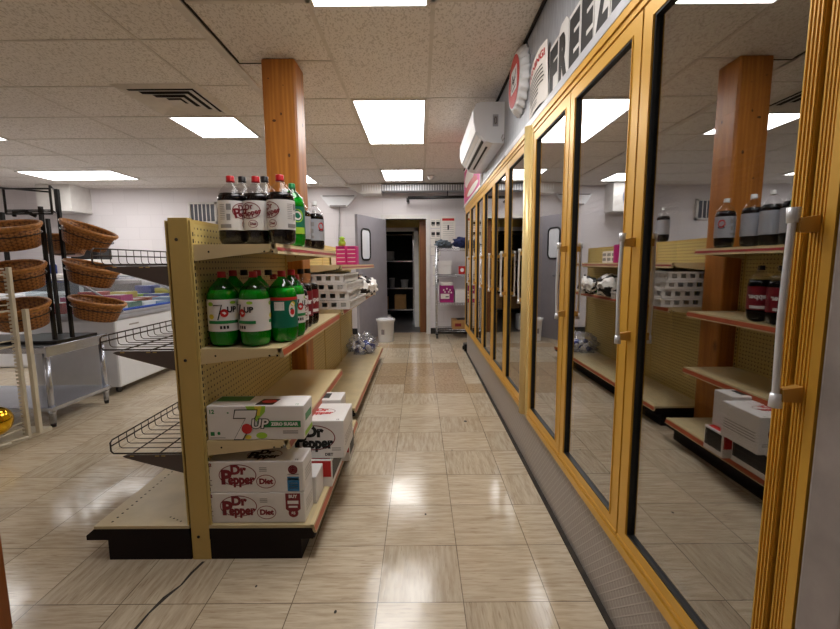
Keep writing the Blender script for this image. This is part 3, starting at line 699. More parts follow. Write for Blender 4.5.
def upright(parent, y, h, foot=True):
    m = MB(); m.box(-.934, -.86, y, y + .035, 0.0 if foot else DZ, h, 0, bev=.002)
    for z in (.1, .83, 1.29):
        m.lathe([(.006, 0), (.006, .002), (.002, .004)], (0, 0, 0), 12, 1); q = 3 * 12
        m.v[-q:] = [(-.905 + p[0], y - p[2], z + p[1]) for p in m.v[-q:]]
    m.build('upright', ['cream', 'gap'], parent)
    m = MB(); m.box(-.858, -.852, y + .004, y + .03, DZ, h - .01); m.box(-.948, -.942, y + .004, y + .03, DZ, h - .01); 
    for q in range(int((h - DZ - .03) / .0254)):
        z = DZ + .012 + q * .0254
        for xx in (-.8515, -.9485): m.rect(y + .013, y + .021, z, z + .015, lambda u, v, xx=xx: (xx, u, v), 1)
    m.build('slotted_strip', ['slots', 'gap'], parent)
def gondola(name, label, y0, y1, h, xr, left_deck=True, n_pan=1):
    t = thing(name, label, 'shelving unit')
    upright(t, y0, h)
    upright(t, y1 - .035, h)
    L = (y1 - y0 - .07) / n_pan
    for i in range(n_pan):
        a = y0 + .035 + i * L
        m = MB(); m.box(-.942, -.858, a + .002, a + L - .002, DZ, h - .02); m.build('back_panel', 'peg', t)
        if i: MB().box(-.857, -.853, a - .012, a + .012, DZ, h - .02).build('slotted_strip', 'slots', t)
    m = MB(); m.box(-.942, -.858, y0 + .035, y1 - .035, h - .02, h - .004); m.build('top_rail', 'cream', t)
    for s, xe in ((1, xr), (-1, -1.326)):
        if s < 0 and not left_deck: continue
        a, b = (-.86, xe) if s > 0 else (xe, -.94)
        m = MB(); m.box(a, b, y0 + .004, y1, DZ - .014, DZ, 0)
        m.box(a, b, y0, y0 + .004, DZ - .012, DZ, 0)
        if s < 0:   # row of perforations
            for r_ in range(int((y1 - y0) / .03)):
                m.disc(a + .055, y0 + .03 + r_ * .03, .005, .005, lambda u, v: (u, v, DZ + .0006), 1, 8)
            for r_ in range(4): m.disc(b - .05 - r_ * .02, y0 + .03 + .01 * r_, .004, .004, lambda u, v: (u, v, DZ + .0006), 1, 8)
        m.build('base_deck', ['deck', 'gap'], t)
        m = MB(); m.box(a, b, y0, y0 + .01, DZ - .06, DZ - .014)
        k0, k1 = (a, b - .05) if s > 0 else (a + .05, b)
        m.box(k0, k1, y0 + .003, y1 - .003, 0, DZ - .058)
        e0, e1 = (b, b + .006) if s > 0 else (a - .034, a)
        if s > 0: m.box(e0, e1, y0, y1, DZ - .055, DZ - .03)
        else: m.prism([(e1, DZ - .012), (e1, DZ - .06), (e0, DZ - .06), (e0, DZ - .04)], lambda p: (p[0], y0, p[1]), lambda p: (p[0], y1, p[1]))
        m.box(a, b, y1 - .01, y1, DZ - .06, DZ - .014); m.build('kick_base', 'kick', t)
        if s > 0:
            m = MB(); m.prism([(b - .012, DZ + .003), (b + .004, DZ + .002), (b + .014, DZ - .034), (b + .004, DZ - .034)], lambda p: (p[0], y0, p[1]), lambda p: (p[0], y1, p[1]), 1); m.add([(b + .0068, y0, DZ - .006), (b + .0068, y1, DZ - .006), (b + .0132, y1, DZ - .029), (b + .0132, y0, DZ - .029)], [(0, 1, 2, 3)]); m.build('price_channel', ['price_red', 'beige_shelf'], t)
    return t
G1 = gondola('gondola_shelving', 'nearest double-sided cream pegboard shelving unit holding soda bottles and cartons', 1.597, 2.755, 1.37, -.44)
bracketed_shelf(G1, 1.272, 1.612, 2.735, .31, -.855, ('beige_shelf', 'price_pink'), strip=.35)
bracketed_shelf(G1, .872, 1.612, 2.765, .315, -.855, ('beige_shelf', 'price_red'))
bracketed_shelf(G1, .500, 1.612, 2.75, .325, -.855, ('beige_shelf', 'price_red'))
G2 = gondola('gondola_shelving', 'farther cream pegboard shelving unit beyond the wooden post with mostly empty shelves', 2.98, 5.27, 1.37, -.485, True, 3)
bracketed_shelf(G2, 1.188, 3.0, 5.1, .30, -.855, ('beige_shelf', 'price_pink'), strip=.3)
bracketed_shelf(G2, .872, 3.0, 5.1, .30, -.855, ('beige_shelf', 'price_red'))
def wire_shelf(parent, z, y0, y1, fh=.05):
    x0, x1 = -1.232, -.948; r = .0022
    t = MB(); m = MB(); c = lambda y: [(x1, y, z), (x0 + .012, y, z), (x0 + .002, y, z + .006), (x0, y, z + .016), (x0, y, z + fh)]
    n = 24
    for i in range(1, n):
        y = y0 + (y1 - y0) * i / n; m.tube(c(y), r * .8, 5)
    m.tube([(x0, y0 + .01, z + fh), (x0, y1 - .01, z + fh)], r * 1.3, 6); m.tube([(x0, y0, z + fh * .55), (x0, y1, z + fh * .55)], r * 1.3, 6)
    for yy_ in (y0, y1): m.tube([(x1, yy_, z - .002), (x0 + .01, yy_, z - .002), (x0, yy_, z + .008), (x0, yy_, z + fh - .008), (x0, yy_ + (.012 if yy_ == y0 else -.012), z + fh)], r * 1.6, 6)
    for x in (x0 + .08, x0 + .19, x1 - .01): m.tube([(x, y0, z - .004), (x, y1, z - .004)], r * 1.2, 6)
    o = m.build('wire_shelf', 'wire_dark', parent)
    for yy_ in (y0 - .002, y1 - .004):
        m = MB(); m.prism([(x1, z - .008), (x0 + .06, z - .008), (x0 + .045, z - .014), (x0 + .06, z - .022), (x1, z - .085)], lambda p: (p[0], yy_, p[1]), lambda p: (p[0], yy_ + .006, p[1]), 0)
        for hx in (.075, .175, .2): m.rect(x0 + hx, x0 + hx + .016, z - .0145, z - .0105, lambda u, v: (u, yy_ - .0006, v), 1)
        m.build('shelf_bracket', ['grey_bracket', 'cream'], o)
wire_shelf(G1, .455, 1.605, 2.74); wire_shelf(G1, .874, 1.605, 2.74); wire_shelf(G1, 1.200, 1.605, 2.74, .06)

# ------------------------------------------------------------------ BOTTLES
def bottle_proto(kind, r, h, label, cat='bottle'):
    """kinds: diet (white label cola), cola (dark, coloured label), green (citrus, white label), greenb (teal label), silver"""
    t = thing('soda_bottle', label, cat, (0, 0, 0), 0, 'large soda bottles on the near shelving')
    hs = h / .31
    prof = [(r * .55, .0), (r * .86, .006), (r * .97, .02), (r, .045), (r, .10), (r * .97, .105), (r * .97, .195), (r, .20), (r * .97, .215), (r * .84, .238), (r * .6, .258), (r * .36, .272), (.014, .283), (.0135, .296)]
    prof = [(a, b * hs) for a, b in prof]
    feet = lambda tt, z: 1 - (.10 * max(0, math.cos(5 * tt + 1)) * max(0, 1 - z / (.045 * hs)) if z < .045 * hs else 0)
    green = kind.startswith('green')
    m = MB(); m.lathe(prof, n=30, fn=feet); m.build('bottle_body', 'green_pet' if green else 'clear_pet', t)
    fill = .235 * hs if green else .232 * hs
    ip = [(a * .965, b + .002) for a, b in prof if b < fill]; 
    ip.append((r * .80, fill - .001)); m = MB(); m.lathe(ip, n=30, fn=feet); m.build('soda', 'green_drink' if green else 'cola', t)
    m = MB(); cz = .290 * hs
    m.lathe([(.0165, cz - .006), (.0168, cz - .002), (.0160, cz), (.0160, cz + .015), (.0145, cz + .018)], n=24); capm = {'diet': 'cap_red', 'cola': 'cap_black', 'green': 'cap_red', 'greenb': 'cap_red', 'silver': 'cap_white', 'greencap': 'cap_green'}[kind]
    m.build('cap', capm, t)
    L0, L1 = .066 * hs, .196 * hs; rl = r * 1.006
    m = MB(); m.lathe([(rl, L0), (rl, L1)], n=40, cap=False)
    wrap = lambda off: (lambda u, v: ((rl + .0012) * math.cos(-math.pi / 2 + u / rl + off), (rl + .0012) * math.sin(-math.pi / 2 + u / rl + off), v))
    lm = (L0 + L1) / 2
    def fine(off):
        W_ = wrap(off)
        for i in range(9): m.rect(-.022, .0, lm + .04 - i * .007, lm + .042 - i * .007, W_, 3, 2)
        m.rect(.006, .024, lm + .02, lm + .044, W_, 3, 2); m.rect(-.022, .022, lm - .05, lm - .035, W_, 3, 4)
        m.rect(.006, .02, lm - .02, lm + .005, W_, 3, 2)
    if kind == 'diet':
        mats = ['carton', 'dp_red', 'black_print', 'grey_print']
        for off in (.55, -2.4):
            W_ = wrap(off); m.ring(0, lm + .018, .043, .032, .003, W_, 1); ro = lambda u, v, W_=W_: W_(u * .97 - v * .2, lm + .018 + v * .97 + u * .2); m.text('P', .052, lambda u, v: ro(-.027 + u, -.006 + v), 1, .0016); m.text('epper', .030, lambda u, v: ro(.010 + u * .95, -.010 + v), 1, .0010); m.text('Dr', .030, lambda u, v: ro(.0 + u, .014 + v), 1, .0010)
            m.ring(.012, lm - .034, .019, .015, .002, W_, 1); m.text('Diet', .014, lambda u, v: W_(.012 + u, lm - .034 + v), 1, .0006)
        fine(-.75); fine(2.3)
    elif kind == 'cola':
        mats = ['dp_red', 'carton', 'black_print', 'grey_print']
        W_ = wrap(0); m.text('Pepper', .036, lambda u, v: W_(u, lm + .01 + v), 1, .0014); m.rect(-.04, .04, lm - .055, lm - .04, W_, 1, 8); fine(2.2)
    elif kind == 'silver':
        mats = ['silver_label', 'red', 'black_print', 'grey_print']
        W_ = wrap(.95); m.disc(0, lm + .02, .02, .024, W_, 1); m.disc(0, lm - .002, .018, .007, W_, 2); fine(-.3)
    elif kind == 'green':
        mats = ['carton', 'red', 'green_print', 'grey_print', 'black_print', 'yellow_print', 'lime_print']
        for off in (.35, -2.6):
            W_ = wrap(off); m.rect(-.06, .06, lm - .032, lm - .020, W_, 2, 12)
            for a, b in ((-.03, .03), (-.03, .03)): pass
            m.tube([W_(-.034, lm + .040), W_(-.002, lm + .042), W_(-.018, lm - .016)], .0028, 4, 4); m.disc(.006, lm + .010, .015, .016, W_, 1); m.text('UP', .030, lambda u, v: W_(.034 + u, lm + .022 + v), 4, .0012)
            m.disc(-.045, lm - .004, .012, .010, W_, 5); m.disc(-.046, lm + .045, .012, .008, W_, 6); m.disc(.04, lm + .05, .012, .006, W_, 6)
            for i in range(3): m.rect(-.012 + i * .012, -.004 + i * .012, lm - .052, lm - .040, W_, 4, 1)
    else:
        mats = ['teal_print', 'red', 'carton', 'grey_print', 'lime_print', 'yellow_print']
        if kind == 'greenb': m.lathe([(rl + .0006, L1 - .012), (rl + .0006, L1)], n=40, cap=False, m=1)
        W_ = wrap(0)
        if kind == 'greenb':
            m.rect(-.028, .012, lm + .01, lm + .045, W_, 2, 4); m.disc(.045, lm + .01, .015, .03, W_, 2); m.disc(.046, lm + .002, .01, .012, W_, 1); m.disc(.05, lm + .035, .012, .01, W_, 5)
            for i in range(5): m.rect(-.022, .006, lm + .04 - i * .006, lm + .042 - i * .006, W_, 3, 2)
        else:
            m.rect(-.06, .06, L0, L0 + .03, W_, 4, 10); m.disc(.02, lm + .02, .03, .03, W_, 4); m.disc(.02, lm + .02, .02, .02, W_, 2)
    m.build('label', mats, t); return t
def place(proto, used, x, y, z, rz, label):
    if proto.name not in used: used.add(proto.name); o = proto; o.location = (x, y, z); o.rotation_euler = (0, 0, rz); o['label'] = label
    else: o = dup(proto, (x, y, z), rz, label)
    return o
used = set()
P_diet = bottle_proto('diet', .0540, .275, '-'); P_cola = bottle_proto('cola', .054, .30, '-'); P_sil = bottle_proto('silver', .054, .30, '-')
P_gr = bottle_proto('green', .0595, .297, '-'); P_grb = bottle_proto('greenb', .0590, .297, '-'); P_gs = bottle_proto('green', .0545, .300, '-'); P_gc = bottle_proto('greencap', .055, .30, '-')
Z0, Z1, Z2 = 1.2735, .8735, .5015
place(P_diet, used, -.760, 1.755, Z0, .65, 'red-capped cola bottle with back-of-label print facing out, leftmost on the top shelf')
place(P_diet, used, -.662, 1.765, Z0, -.75, 'red-capped diet cola bottle in the middle of the top shelf front row')
place(P_diet, used, -.556, 1.740, Z0, -1.15, 'red-capped diet cola bottle at the right of the top shelf front row')
place(P_cola, used, -.765, 1.885, Z0, 1, 'black-capped dark soda bottle behind the leftmost top shelf bottle')
place(P_cola, used, -.668, 1.885, Z0, 2, 'black-capped dark soda bottle behind the middle and right top shelf bottles')
place(P_gc, used, -.600, 2.05, Z0, .3, 'green bottle with green cap on the top shelf in front of the wooden post')
place(P_sil, used, -.635, 2.62, Z0, .0, 'dark soda bottle with silver label standing alone at the far end of the top shelf')
for y, lb in ((2.19, 'nearest'), (2.325, 'middle'), (2.46, 'farthest')): place(P_sil, used, -.675, y, Z0, 2.9, 'silver-labelled dark bottle mirrored in the near freezer door, %s of three behind the green one' % lb)
place(P_sil, used, -.925, 3.80, 1.3705, 2.5, 'dark bottle standing on top of the farther shelving, seen mirrored in the glass')
place(P_gr, used, -.786, 1.685, Z1, .0, 'green soda bottle with white fruit label, leftmost of the middle shelf front row')
place(P_gr, used, -.660, 1.68, Z1, 2.0, 'green soda bottle showing a pale back label, centre of the middle shelf front row')
place(P_grb, used, -.576, 1.768, Z1, .2, 'green soda bottle with teal label and red band, right of the middle shelf')
place(P_gs, used, -.793, 1.803, Z1, 1.2, 'red-capped green bottle directly behind the leftmost middle shelf bottle')
place(P_cola, used, -.793, 1.918, Z1, .2, 'black-capped dark bottle third back along the panel on the middle shelf')
place(P_gs, used, -.690, 1.805, Z1, .6, 'red-capped green bottle second back in the centre file of the middle shelf')
place(P_cola, used, -.685, 1.922, Z1, .6, 'black-capped dark bottle third back in the centre file of the middle shelf')
place(P_gs, used, -.573, 1.893, Z1, .5, 'red-capped green bottle second back in the right file of the middle shelf')
place(P_diet, used, -.590, 2.015, Z1, .3, 'white-labelled cola bottle just behind the green bottles on the middle shelf edge')
place(P_cola, used, -.600, 2.14, Z1, .4, 'red-labelled dark cola bottle near the far end of the middle shelf, first of two')
place(P_cola, used, -.600, 2.27, Z1, .7, 'dark cola bottle furthest back on the middle shelf, beside the wooden post')
place(P_diet, used, -.71, 2.06, Z1, .9, 'white-labelled cola bottle behind the dark bottle in the centre of the middle shelf')

# ------------------------------------------------------------------ CARTONS
def carton(name, label, x0, y0, z0, w_, d_, h_, art, rz=0):
    t = thing(name, label, 'carton', (x0, y0, z0), rz, 'soda can cartons on the near shelving')
    MB().box(0, w_, 0, d_, 0, h_, bev=.004).build('carton_body', 'carton', t)
    m = MB(); F = lambda u, v: (u, -.0008, v); Tp = lambda u, v: (u, v, h_ + .0008); S = lambda u, v: (w_ + .0008, u, v)
    s = h_ / .13; mats = ['dp_red', 'black_print', 'grey_print', 'blue_print', 'red', 'green_print', 'lime_print', 'yellow_print', 'carton']
    if art in ('dp1', 'dp2', 'dpbig'):
        cx = .126 if art != 'dpbig' else w_ * .66; cy = h_ * .52; k2 = s if art != 'dpbig' else s * .95
        mi = 0 if art != 'dpbig' else 1
        def logo(G, ox, oy, q, mi, ring_m):
            q *= .94
            m.text('P', .084 * q, lambda u, v: G(ox - .050 * q + u, oy - .012 * q + v), mi, .0045 * q)
            m.text('epper', .056 * q, lambda u, v: G(ox + .014 * q + u * .84, oy - .022 * q + v), mi, .0032 * q)
            m.text('Dr', .056 * q, lambda u, v: G(ox + .002 * q + u, oy + .022 * q + v), mi, .0034 * q)
            m.ring(ox, oy, .080 * q, .048 * q, .0035 * q, G, ring_m, 48)
        logo(F, cx, cy + .006, k2, mi, 0)
        if art != 'dpbig':
            m.ring(cx + .113, cy - .022, .039, .029, .0028, F, 0); m.text('Diet', .031, lambda u, v: F(cx + .113 + u, cy - .022 + v), 0, .0018)
            for i in range(3): m.rect(cx + .088, cx + .118, cy + .035 - i * .007, cy + .038 - i * .007, F, 2)
            for i in range(2): m.rect(.012, .022, .03 + i * .02, .034 + i * .02, F, 2)
        else:
            for i in range(2): m.rect(w_ * .86, w_ * .96, .04 + i * .01, .044 + i * .01, F, 2)
            m.text('DIET', .018, lambda u, v: F(cx + .07 + u, .02 + v), 1, .0008)
        m.text('12', .018, lambda u, v: F(.014 + u, h_ - .014 + v), 0, .0008)
        if art == 'dp1':
            m.rect(.325, .373, .004, .066, F, 3); m.rect(.325, .373, .052, .060, F, 8)
            for i in range(3): m.rect(.333, .366, .036 - i * .010, .041 - i * .010, F, 8)
            m.disc(.349, .096, .019, .019, F, 0); m.ring(.349, .096, .014, .014, .0016, F, 8); m.ring(.349, .096, .008, .008, .0016, F, 8); m.rect(.327, .373, .0745, .078, F, 2)
        if art == 'dp2':
            m.prism([(.318, .127), (.378, .127), (.378, .06), (.365, .05), (.33, .05), (.318, .06)], lambda p: F(*p), lambda p: (p[0], -.0014, p[1]), 0); m.disc(.348, .042, .02, .018, F, 0)
            m.text('BUY', .018, lambda u, v: (.348 + u, -.0018, .114 + v), 8, .0008); m.rect(.326, .370, .082, .096, lambda u, v: (u, -.0018, v), 8); m.rect(.33, .366, .066, .074, lambda u, v: (u, -.0018, v), 8)
            m.text('$5', .016, lambda u, v: (.348 + u, -.0018, .042 + v), 8, .0006)
        logo(Tp, w_ * (.55 if art != 'dpbig' else .68), d_ * .5, .95, 1 if art != 'dpbig' else 4, 0)
        m.text('12', .015, lambda u, v: Tp(w_ - .03 + u, .014 + v), 1, .0005)
        for i in range(4): m.rect(.02, d_ - .02, h_ * .3 + i * .014, h_ * .3 + .004 + i * .014, S, 2)
    if art == '7up':
        # lime splash
        m.prism([(.155, .139), (.235, .139), (.232, .115), (.205, .085), (.196, .075), (.186, .10), (.165, .12)], lambda p: F(*p), lambda p: (p[0], -.0012, p[1]), 6)
        m.prism([(.19, .139), (.22, .139), (.21, .10), (.2, .10)], lambda p: (p[0], -.0012, p[1]), lambda p: (p[0], -.0016, p[1]), 7)
        m.disc(.215, .018, .022, .013, F, 6); m.disc(.16, .012, .014, .009, F, 7)
        m.rect(.20, .372, .052, .078, lambda u, v: (u, -.0014, v), 5); m.text('ZERO SUGAR', .0175, lambda u, v: (.308 + u, -.0022, .065 + v), 8, .0012)
        def seven(g_, e, mi):
            pts = [(-.038, .056), (.046, .056), (.046, .034), (.014, -.062), (-.018, -.062), (.010, .026), (-.038, .026)]
            sx_ = [-1, 1, 1, 1, -1, -1, -1]; sy_ = [1, 1, 0, -1, -1, -1, -1]
            P = [(p[0] + e * a + .14 + p[1] * .25, p[1] + e * b + .066) for p, a, b in zip(pts, sx_, sy_)]
            m.prism(P, lambda p: (p[0], -.0006, p[1]), lambda p: (p[0], -g_, p[1]), mi)
        seven(.0018, .004, 1); seven(.0024, .0, 8)
        m.disc(.158, .047, .021, .021, lambda u, v: (u, -.0030, v), 4, 30)
        m.text('UP', .05, lambda u, v: (.208 + u * 1.1, -.0034, .066 + v), 1, .0045, shear=.15); m.text('UP', .05, lambda u, v: (.208 + u * 1.1, -.0040, .066 + v), 8, .0012, shear=.15)
        m.text('12', .022, lambda u, v: F(.02 + u, .116 + v), 5, .001); m.disc(.085, .112, .004, .003, F, 5)
        m.rect(.012, .028, .018, .034, F, 5); m.disc(.045, .028, .006, .007, F, 5); m.rect(.01, .07, .008, .011, F, 2)
        for i in range(2): m.rect(.30, .36, .034 - i * .008, .038 - i * .008, F, 2)
        m.rect(.01, .15, .06, .132 if d_ > .135 else d_ - .01, Tp, 5); m.prism([(.19, .01), (.26, .01), (.27, .08), (.2, .08)], lambda p: Tp(*p), lambda p: (p[0], p[1], h_ + .0014), 1)
        m.disc(.235, .05, .03, .02, lambda u, v: (u, v, h_ + .002), 4); m.text('12', .016, lambda u, v: Tp(w_ - .03 + u, .016 + v), 5, .0005)
        m.rect(.01, d_ - .01, .01, .03, S, 6); m.rect(.02, d_ - .02, .07, .1, S, 5)
    if art == 'plainred':
        m.rect(0.004, w_ - .004, .05, h_ - .004, F, 4); m.rect(.01, w_ - .01, .01, d_ - .01, Tp, 4); m.rect(.01, d_ - .01, .03, h_ - .01, S, 1)
    if art == 'white':
        m.rect(w_ * .35, w_ * .8, d_ * .2, d_ * .8, Tp, 1); m.rect(w_ * .5, w_ * .65, d_ * .4, d_ * .7, lambda u, v: (u, v, h_ + .0016), 8); m.rect(.01, w_ * .9, .02, .03, F, 2)
    m.build('carton_print', mats, t); return t
carton('soda_carton', 'white twelve-pack with burgundy ovals and a BUY flash, lowest of the stack on the base', -.868, 1.612, DZ + .001, .395, .13, .130, 'dp2')
carton('soda_carton', 'white twelve-pack with burgundy ovals and a blue square, upper of the two on the base', -.865, 1.614, DZ + .132, .392, .13, .131, 'dp1')
carton('soda_carton', 'white twelve-pack with lime splash and green ZERO SUGAR band on the lower shelf', -.848, 1.615, Z2, .385, .13, .140, '7up')
carton('soda_carton', 'big white carton with a large black Pepper oval jutting out over the base edge', -.78, 1.90, .285, .42, .25, .185, 'dpbig')
carton('soda_carton', 'small red-topped carton under the big jutting white carton', -.78, 1.89, DZ + .001, .36, .25, .133, 'plainred')
carton('soda_carton', 'white twelve-pack lying behind the lowest one on the base', -.868, 1.748, DZ + .001, .41, .13, .125, 'white')
carton('soda_carton', 'white carton with a black panel on top behind the big jutting carton', -.76, 2.16, .285, .34, .14, .20, 'white')
carton('soda_carton', 'red carton on the base deck under the black-panelled white carton', -.76, 2.15, DZ + .001, .38, .15, .133, 'plainred')

# ------------------------------------------------------------------ FAR SHELVING CONTENT
def tray(x0, x1, y0, y1, z, label, tilt=0.0, rz=0):
    t = thing('slotted_tray', label, 'tray', ((x0 + x1) / 2, y0, z), rz, 'white plastic trays stacked on the far shelving'); t.rotation_euler = (tilt, 0, rz)
    a = (x1 - x0) / 2; L = y1 - y0; h = .062; m = MB()
    m.box(-a, a, 0, L, 0, .006)
    m.box(-a, -a + .004, 0, L, .006, .016); m.box(a - .004, a, 0, L, .006, .016); m.box(-a, -a + .004, 0, L, h - .014, h); m.box(a - .004, a + .006, 0, L, h - .012, h)
    m.box(-a, a, 0, .004, .006, .016); m.box(-a, a, -.006, .004, h - .014, h); m.box(-a, a, L - .004, L, .006, h)
    for i in range(13):
        y = (L - .02) * i / 12; m.box(-a, -a + .004, y, y + .02, .016, h - .014); m.box(a - .004, a, y, y + .02, .016, h - .014)
    for i in range(5):
        x = -a + (2 * a - .03) * i / 4; m.box(x, x + .03, 0, .004, .016, h - .014)
    m.build('tray_body', 'offwhite', t)
    m = MB()
    for i in range(1, 4): x = -a + 2 * a * i / 4; m.box(x - .002, x + .002, .01, L - .01, .006, h - .018)
    m.build('divider', 'offwhite', t)
tray(-.80, -.50, 3.02, 3.78, .8735, 'white slotted plastic tray at the bottom of the tray stack on the far shelving', 0, -.02)
tray(-.81, -.51, 3.03, 3.75, .9365, 'white slotted plastic tray second from the bottom of the tray stack', 0, .03)
tray(-.82, -.52, 3.02, 3.72, 1.0, 'white slotted plastic tray third up in the tray stack', 0, -.04)
tray(-.83, -.54, 3.02, 3.70, 1.063, 'white slotted plastic tray topmost in the stack under the upper shelf', .0, .0)
# black and white bags
def blob(name, mt, c, s, seed, label, cat, group=None, amp=.35, sub=3, fr=3.0, parts=None):
    from mathutils import noise as N
    bm = bmesh.new(); bmesh.ops.create_icosphere(bm, subdivisions=sub, radius=1)
    for v in bm.verts:
        d = N.fractal(v.co * fr + Vector((seed, 0, 0)), 1.0, 2.0, 3); v.co *= 1 + amp * d
        v.co = Vector((v.co.x * s[0], v.co.y * s[1], v.co.z * s[2]))
    lo = min(v.co.z for v in bm.verts)
    for v in bm.verts:
        if v.co.z < lo * .75: v.co.z = lo * .75
    me = bpy.data.meshes.new(name); bm.to_mesh(me); bm.free()
    me.materials.append(M[mt]); me.polygons.foreach_set('use_smooth', [sub > 3] * len(me.polygons))
    o = bpy.data.objects.new(name, me); COL.objects.link(o); o.location = (c[0], c[1], c[2] - lo * .75); tag(o, label, cat, group); return o
k = NT('cow_print'); n_ = k.noise(k.coord(), 7, 2); k.l(k.ramp(n_, .49, .51, lin((20, 18, 18)), lin((235, 232, 228))), k.b.inputs['Base Color']); M['cow'] = k.m
blob('patterned_bag', 'cow', (-.60, 4.05, .8735), (.13, .16, .115), 2, 'black and white patterned bag on the far shelving beside the tray stack', 'bag', amp=.3)
blob('patterned_bag', 'cow', (-.53, 4.42, .8735), (.09, .12, .10), 9, 'black and white patterned bag further back than the first, by the grey door', 'bag', amp=.3)
m = MB(); m.lathe([(.033, 0), (.033, .11), (.026, .13), (.012, .16), (.012, .19)], (-.60, 4.7, .8735), 20); tag(m.build('dark_bottle', 'black'), 'small dark bottle behind the patterned bags on the far shelving', 'bottle')
m = MB(); m.box(-.82, -.62, 4.5, 4.75, .8735, 1.0, bev=.01); tag(m.build('green_box', 'green_print'), 'green box on the far shelving behind the patterned bags', 'box')
for i, x in enumerate((-.70, -.607)):
    t = thing('pink_carton', ('left' if i == 0 else 'right') + ' one of two bright pink cartons side by side on the upper far shelf', 'carton', (x, 3.80, 1.1895), 0, 'pink cartons on the far shelf')
    MB().box(-.045, .045, 0, .14, 0, .165, bev=.003).build('carton_body', 'magenta', t)
    m = MB()
    for q in range(4): m.rect(-.035, .035, .025 + q * .035, .031 + q * .035, lambda u, v: (u, -.001, v), 0)
    m.rect(-.03, .03, .145, .158, lambda u, v: (u, -.001, v), 1); m.build('carton_print', ['offwhite', 'purple'], t)
m = MB(); m.lathe([(.03, 0), (.035, .03), (.02, .06), (.032, .07), (.01, .085)], (-.70, 3.87, 1.356), 14, 0); tag(m.build('green_pot', 'lime_print'), 'tiny bright green item on top of the pink cartons', 'ornament')
for i, (x, y, h_) in enumerate([(-.79, 4.05, .12), (-.79, 4.16, .12), (-.79, 4.27, .12), (-.79, 4.38, .12), (-.79, 4.49, .12)]):
    m = MB(); m.box(x - .05, x + .05, y, y + .10, 1.1895, 1.1895 + h_, bev=.004); m.box(x + .05, x + .0508, y + .01, y + .09, 1.21, 1.24, 1); m.box(x + .05, x + .0508, y + .01, y + .09, 1.26, 1.29, 1)
    tag(m.build('pale_carton', ['paper', 'grey_print']), 'pale printed carton behind the pink cartons, %s in its row' % ['first', 'second', 'third', 'fourth', 'fifth'][i], 'carton', 'pale cartons on the far shelf')
# plastic wrapped bag of blue bottles on the far deck
blob('plastic_wrap_bundle', 'wrap', (-.68, 4.93, DZ + .001), (.16, .22, .12), 4, 'crumpled clear plastic bundle of blue wrapped goods on the far end of the base deck', 'bundle', amp=.45, sub=4, fr=5)
random.seed(11)
for i in range(18):
    a = random.uniform(0, 6.28); r_ = random.uniform(.02, .10); x, y = -.68 + r_ * math.cos(a), 4.93 + r_ * 1.5 * math.sin(a); zz = DZ + .012 + random.uniform(0, .06)
    d = Vector((random.uniform(-1, 1), random.uniform(-1, 1), random.uniform(-.2, .6))).normalized() * .045
    m = MB(); m.cyl((x, y, zz + .03), (x + d.x, y + d.y, zz + .03 + d.z), .030, .022, 10)
    tag(m.build('blue_packet', ['navy_print', 'blue_plastic', 'white'][i % 3]), 'small blue or white packet inside the crumpled clear plastic bundle', 'packet', 'packets inside the clear plastic bundle')

# bucket
t = thing('plastic_bucket', 'white plastic bucket with lid on the floor in front of the doorway', 'bucket', (-.535, 6.5, 0))
m = MB(); m.lathe([(.112, .0), (.115, .004), (.132, .31), (.14, .31), (.14, .335), (.132, .335)], n=32); m.build('bucket_body', 'white', t)
m = MB(); m.lathe([(.146, .325), (.148, .35), (.13, .352), (.125, .343)], n=32); m.build('lid', 'white', t)
m = MB(); m.tube([(.14 * math.cos(a), .14 * math.sin(a) * .6 - .02, .33 + .055 * math.sin(a)) for a in [math.pi * i / 12 for i in range(13)]], .004); m.build('handle', 'grey_print', t)
m = MB(); m.rect(-.06, -.01, .12, .22, lambda u, v: (.1255 * math.sin(u * 8), -.1255 * math.cos(u * 8), v), 0, 4); m.build('label', 'grey_print', t)

# ------------------------------------------------------------------ CHROME RACK AT THE BACK
t = thing('chrome_wire_rack', 'chrome wire shelving rack on casters against the back wall right of the doorway', 'rack', (.80, 6.86, 0))
xa, xb, ya, yb = -.53, .53, -.17, .17
for x in (xa, xb):
    for y in (ya, yb):
        m = MB(); m.cyl((x, y, .08), (x, y, 1.47), .013)
        for q in range(20): m.cyl((x, y, .12 + q * .07), (x, y, .124 + q * .07), .0145)
        o = m.build('post', 'chrome', t); m = MB(); m.cyl((x - .012, y, .035), (x + .012, y, .035), .034, n=18); m.box(x - .02, x + .02, y - .02, y + .02, .06, .085); m.build('caster', 'black', o)
for z in (.14, .57, 1.02, 1.43):
    m = MB(); m.tube([(xa, ya, z), (xb, ya, z), (xb, yb, z), (xa, yb, z)], .005, 6, closed=True); m.tube([(xa, ya, z - .03), (xb, ya, z - .03), (xb, yb, z - .03), (xa, yb, z - .03)], .004, 6, closed=True)
    for i in range(1, 26): x = xa + (xb - xa) * i / 26; m.tube([(x, ya, z), (x, yb, z)], .0022, 4); m.tube([(x, ya, z - .03), (x, ya, z)], .0022, 4)
    m.build('wire_shelf', 'chrome', t)
blob('folded_jacket', 'jacket', (.72, 6.84, 1.436), (.17, .13, .075), 3, 'dark blue crumpled jacket on top of the chrome rack, right one', 'jacket', 'jackets on the chrome rack', .6, 4, 2.6)
blob('folded_jacket', 'jacket_grey', (.38, 6.84, 1.436), (.11, .13, .065), 6, 'grey-green crumpled jacket hanging over the left end of the chrome rack top', 'jacket', 'jackets on the chrome rack', .6, 4, 2.6)
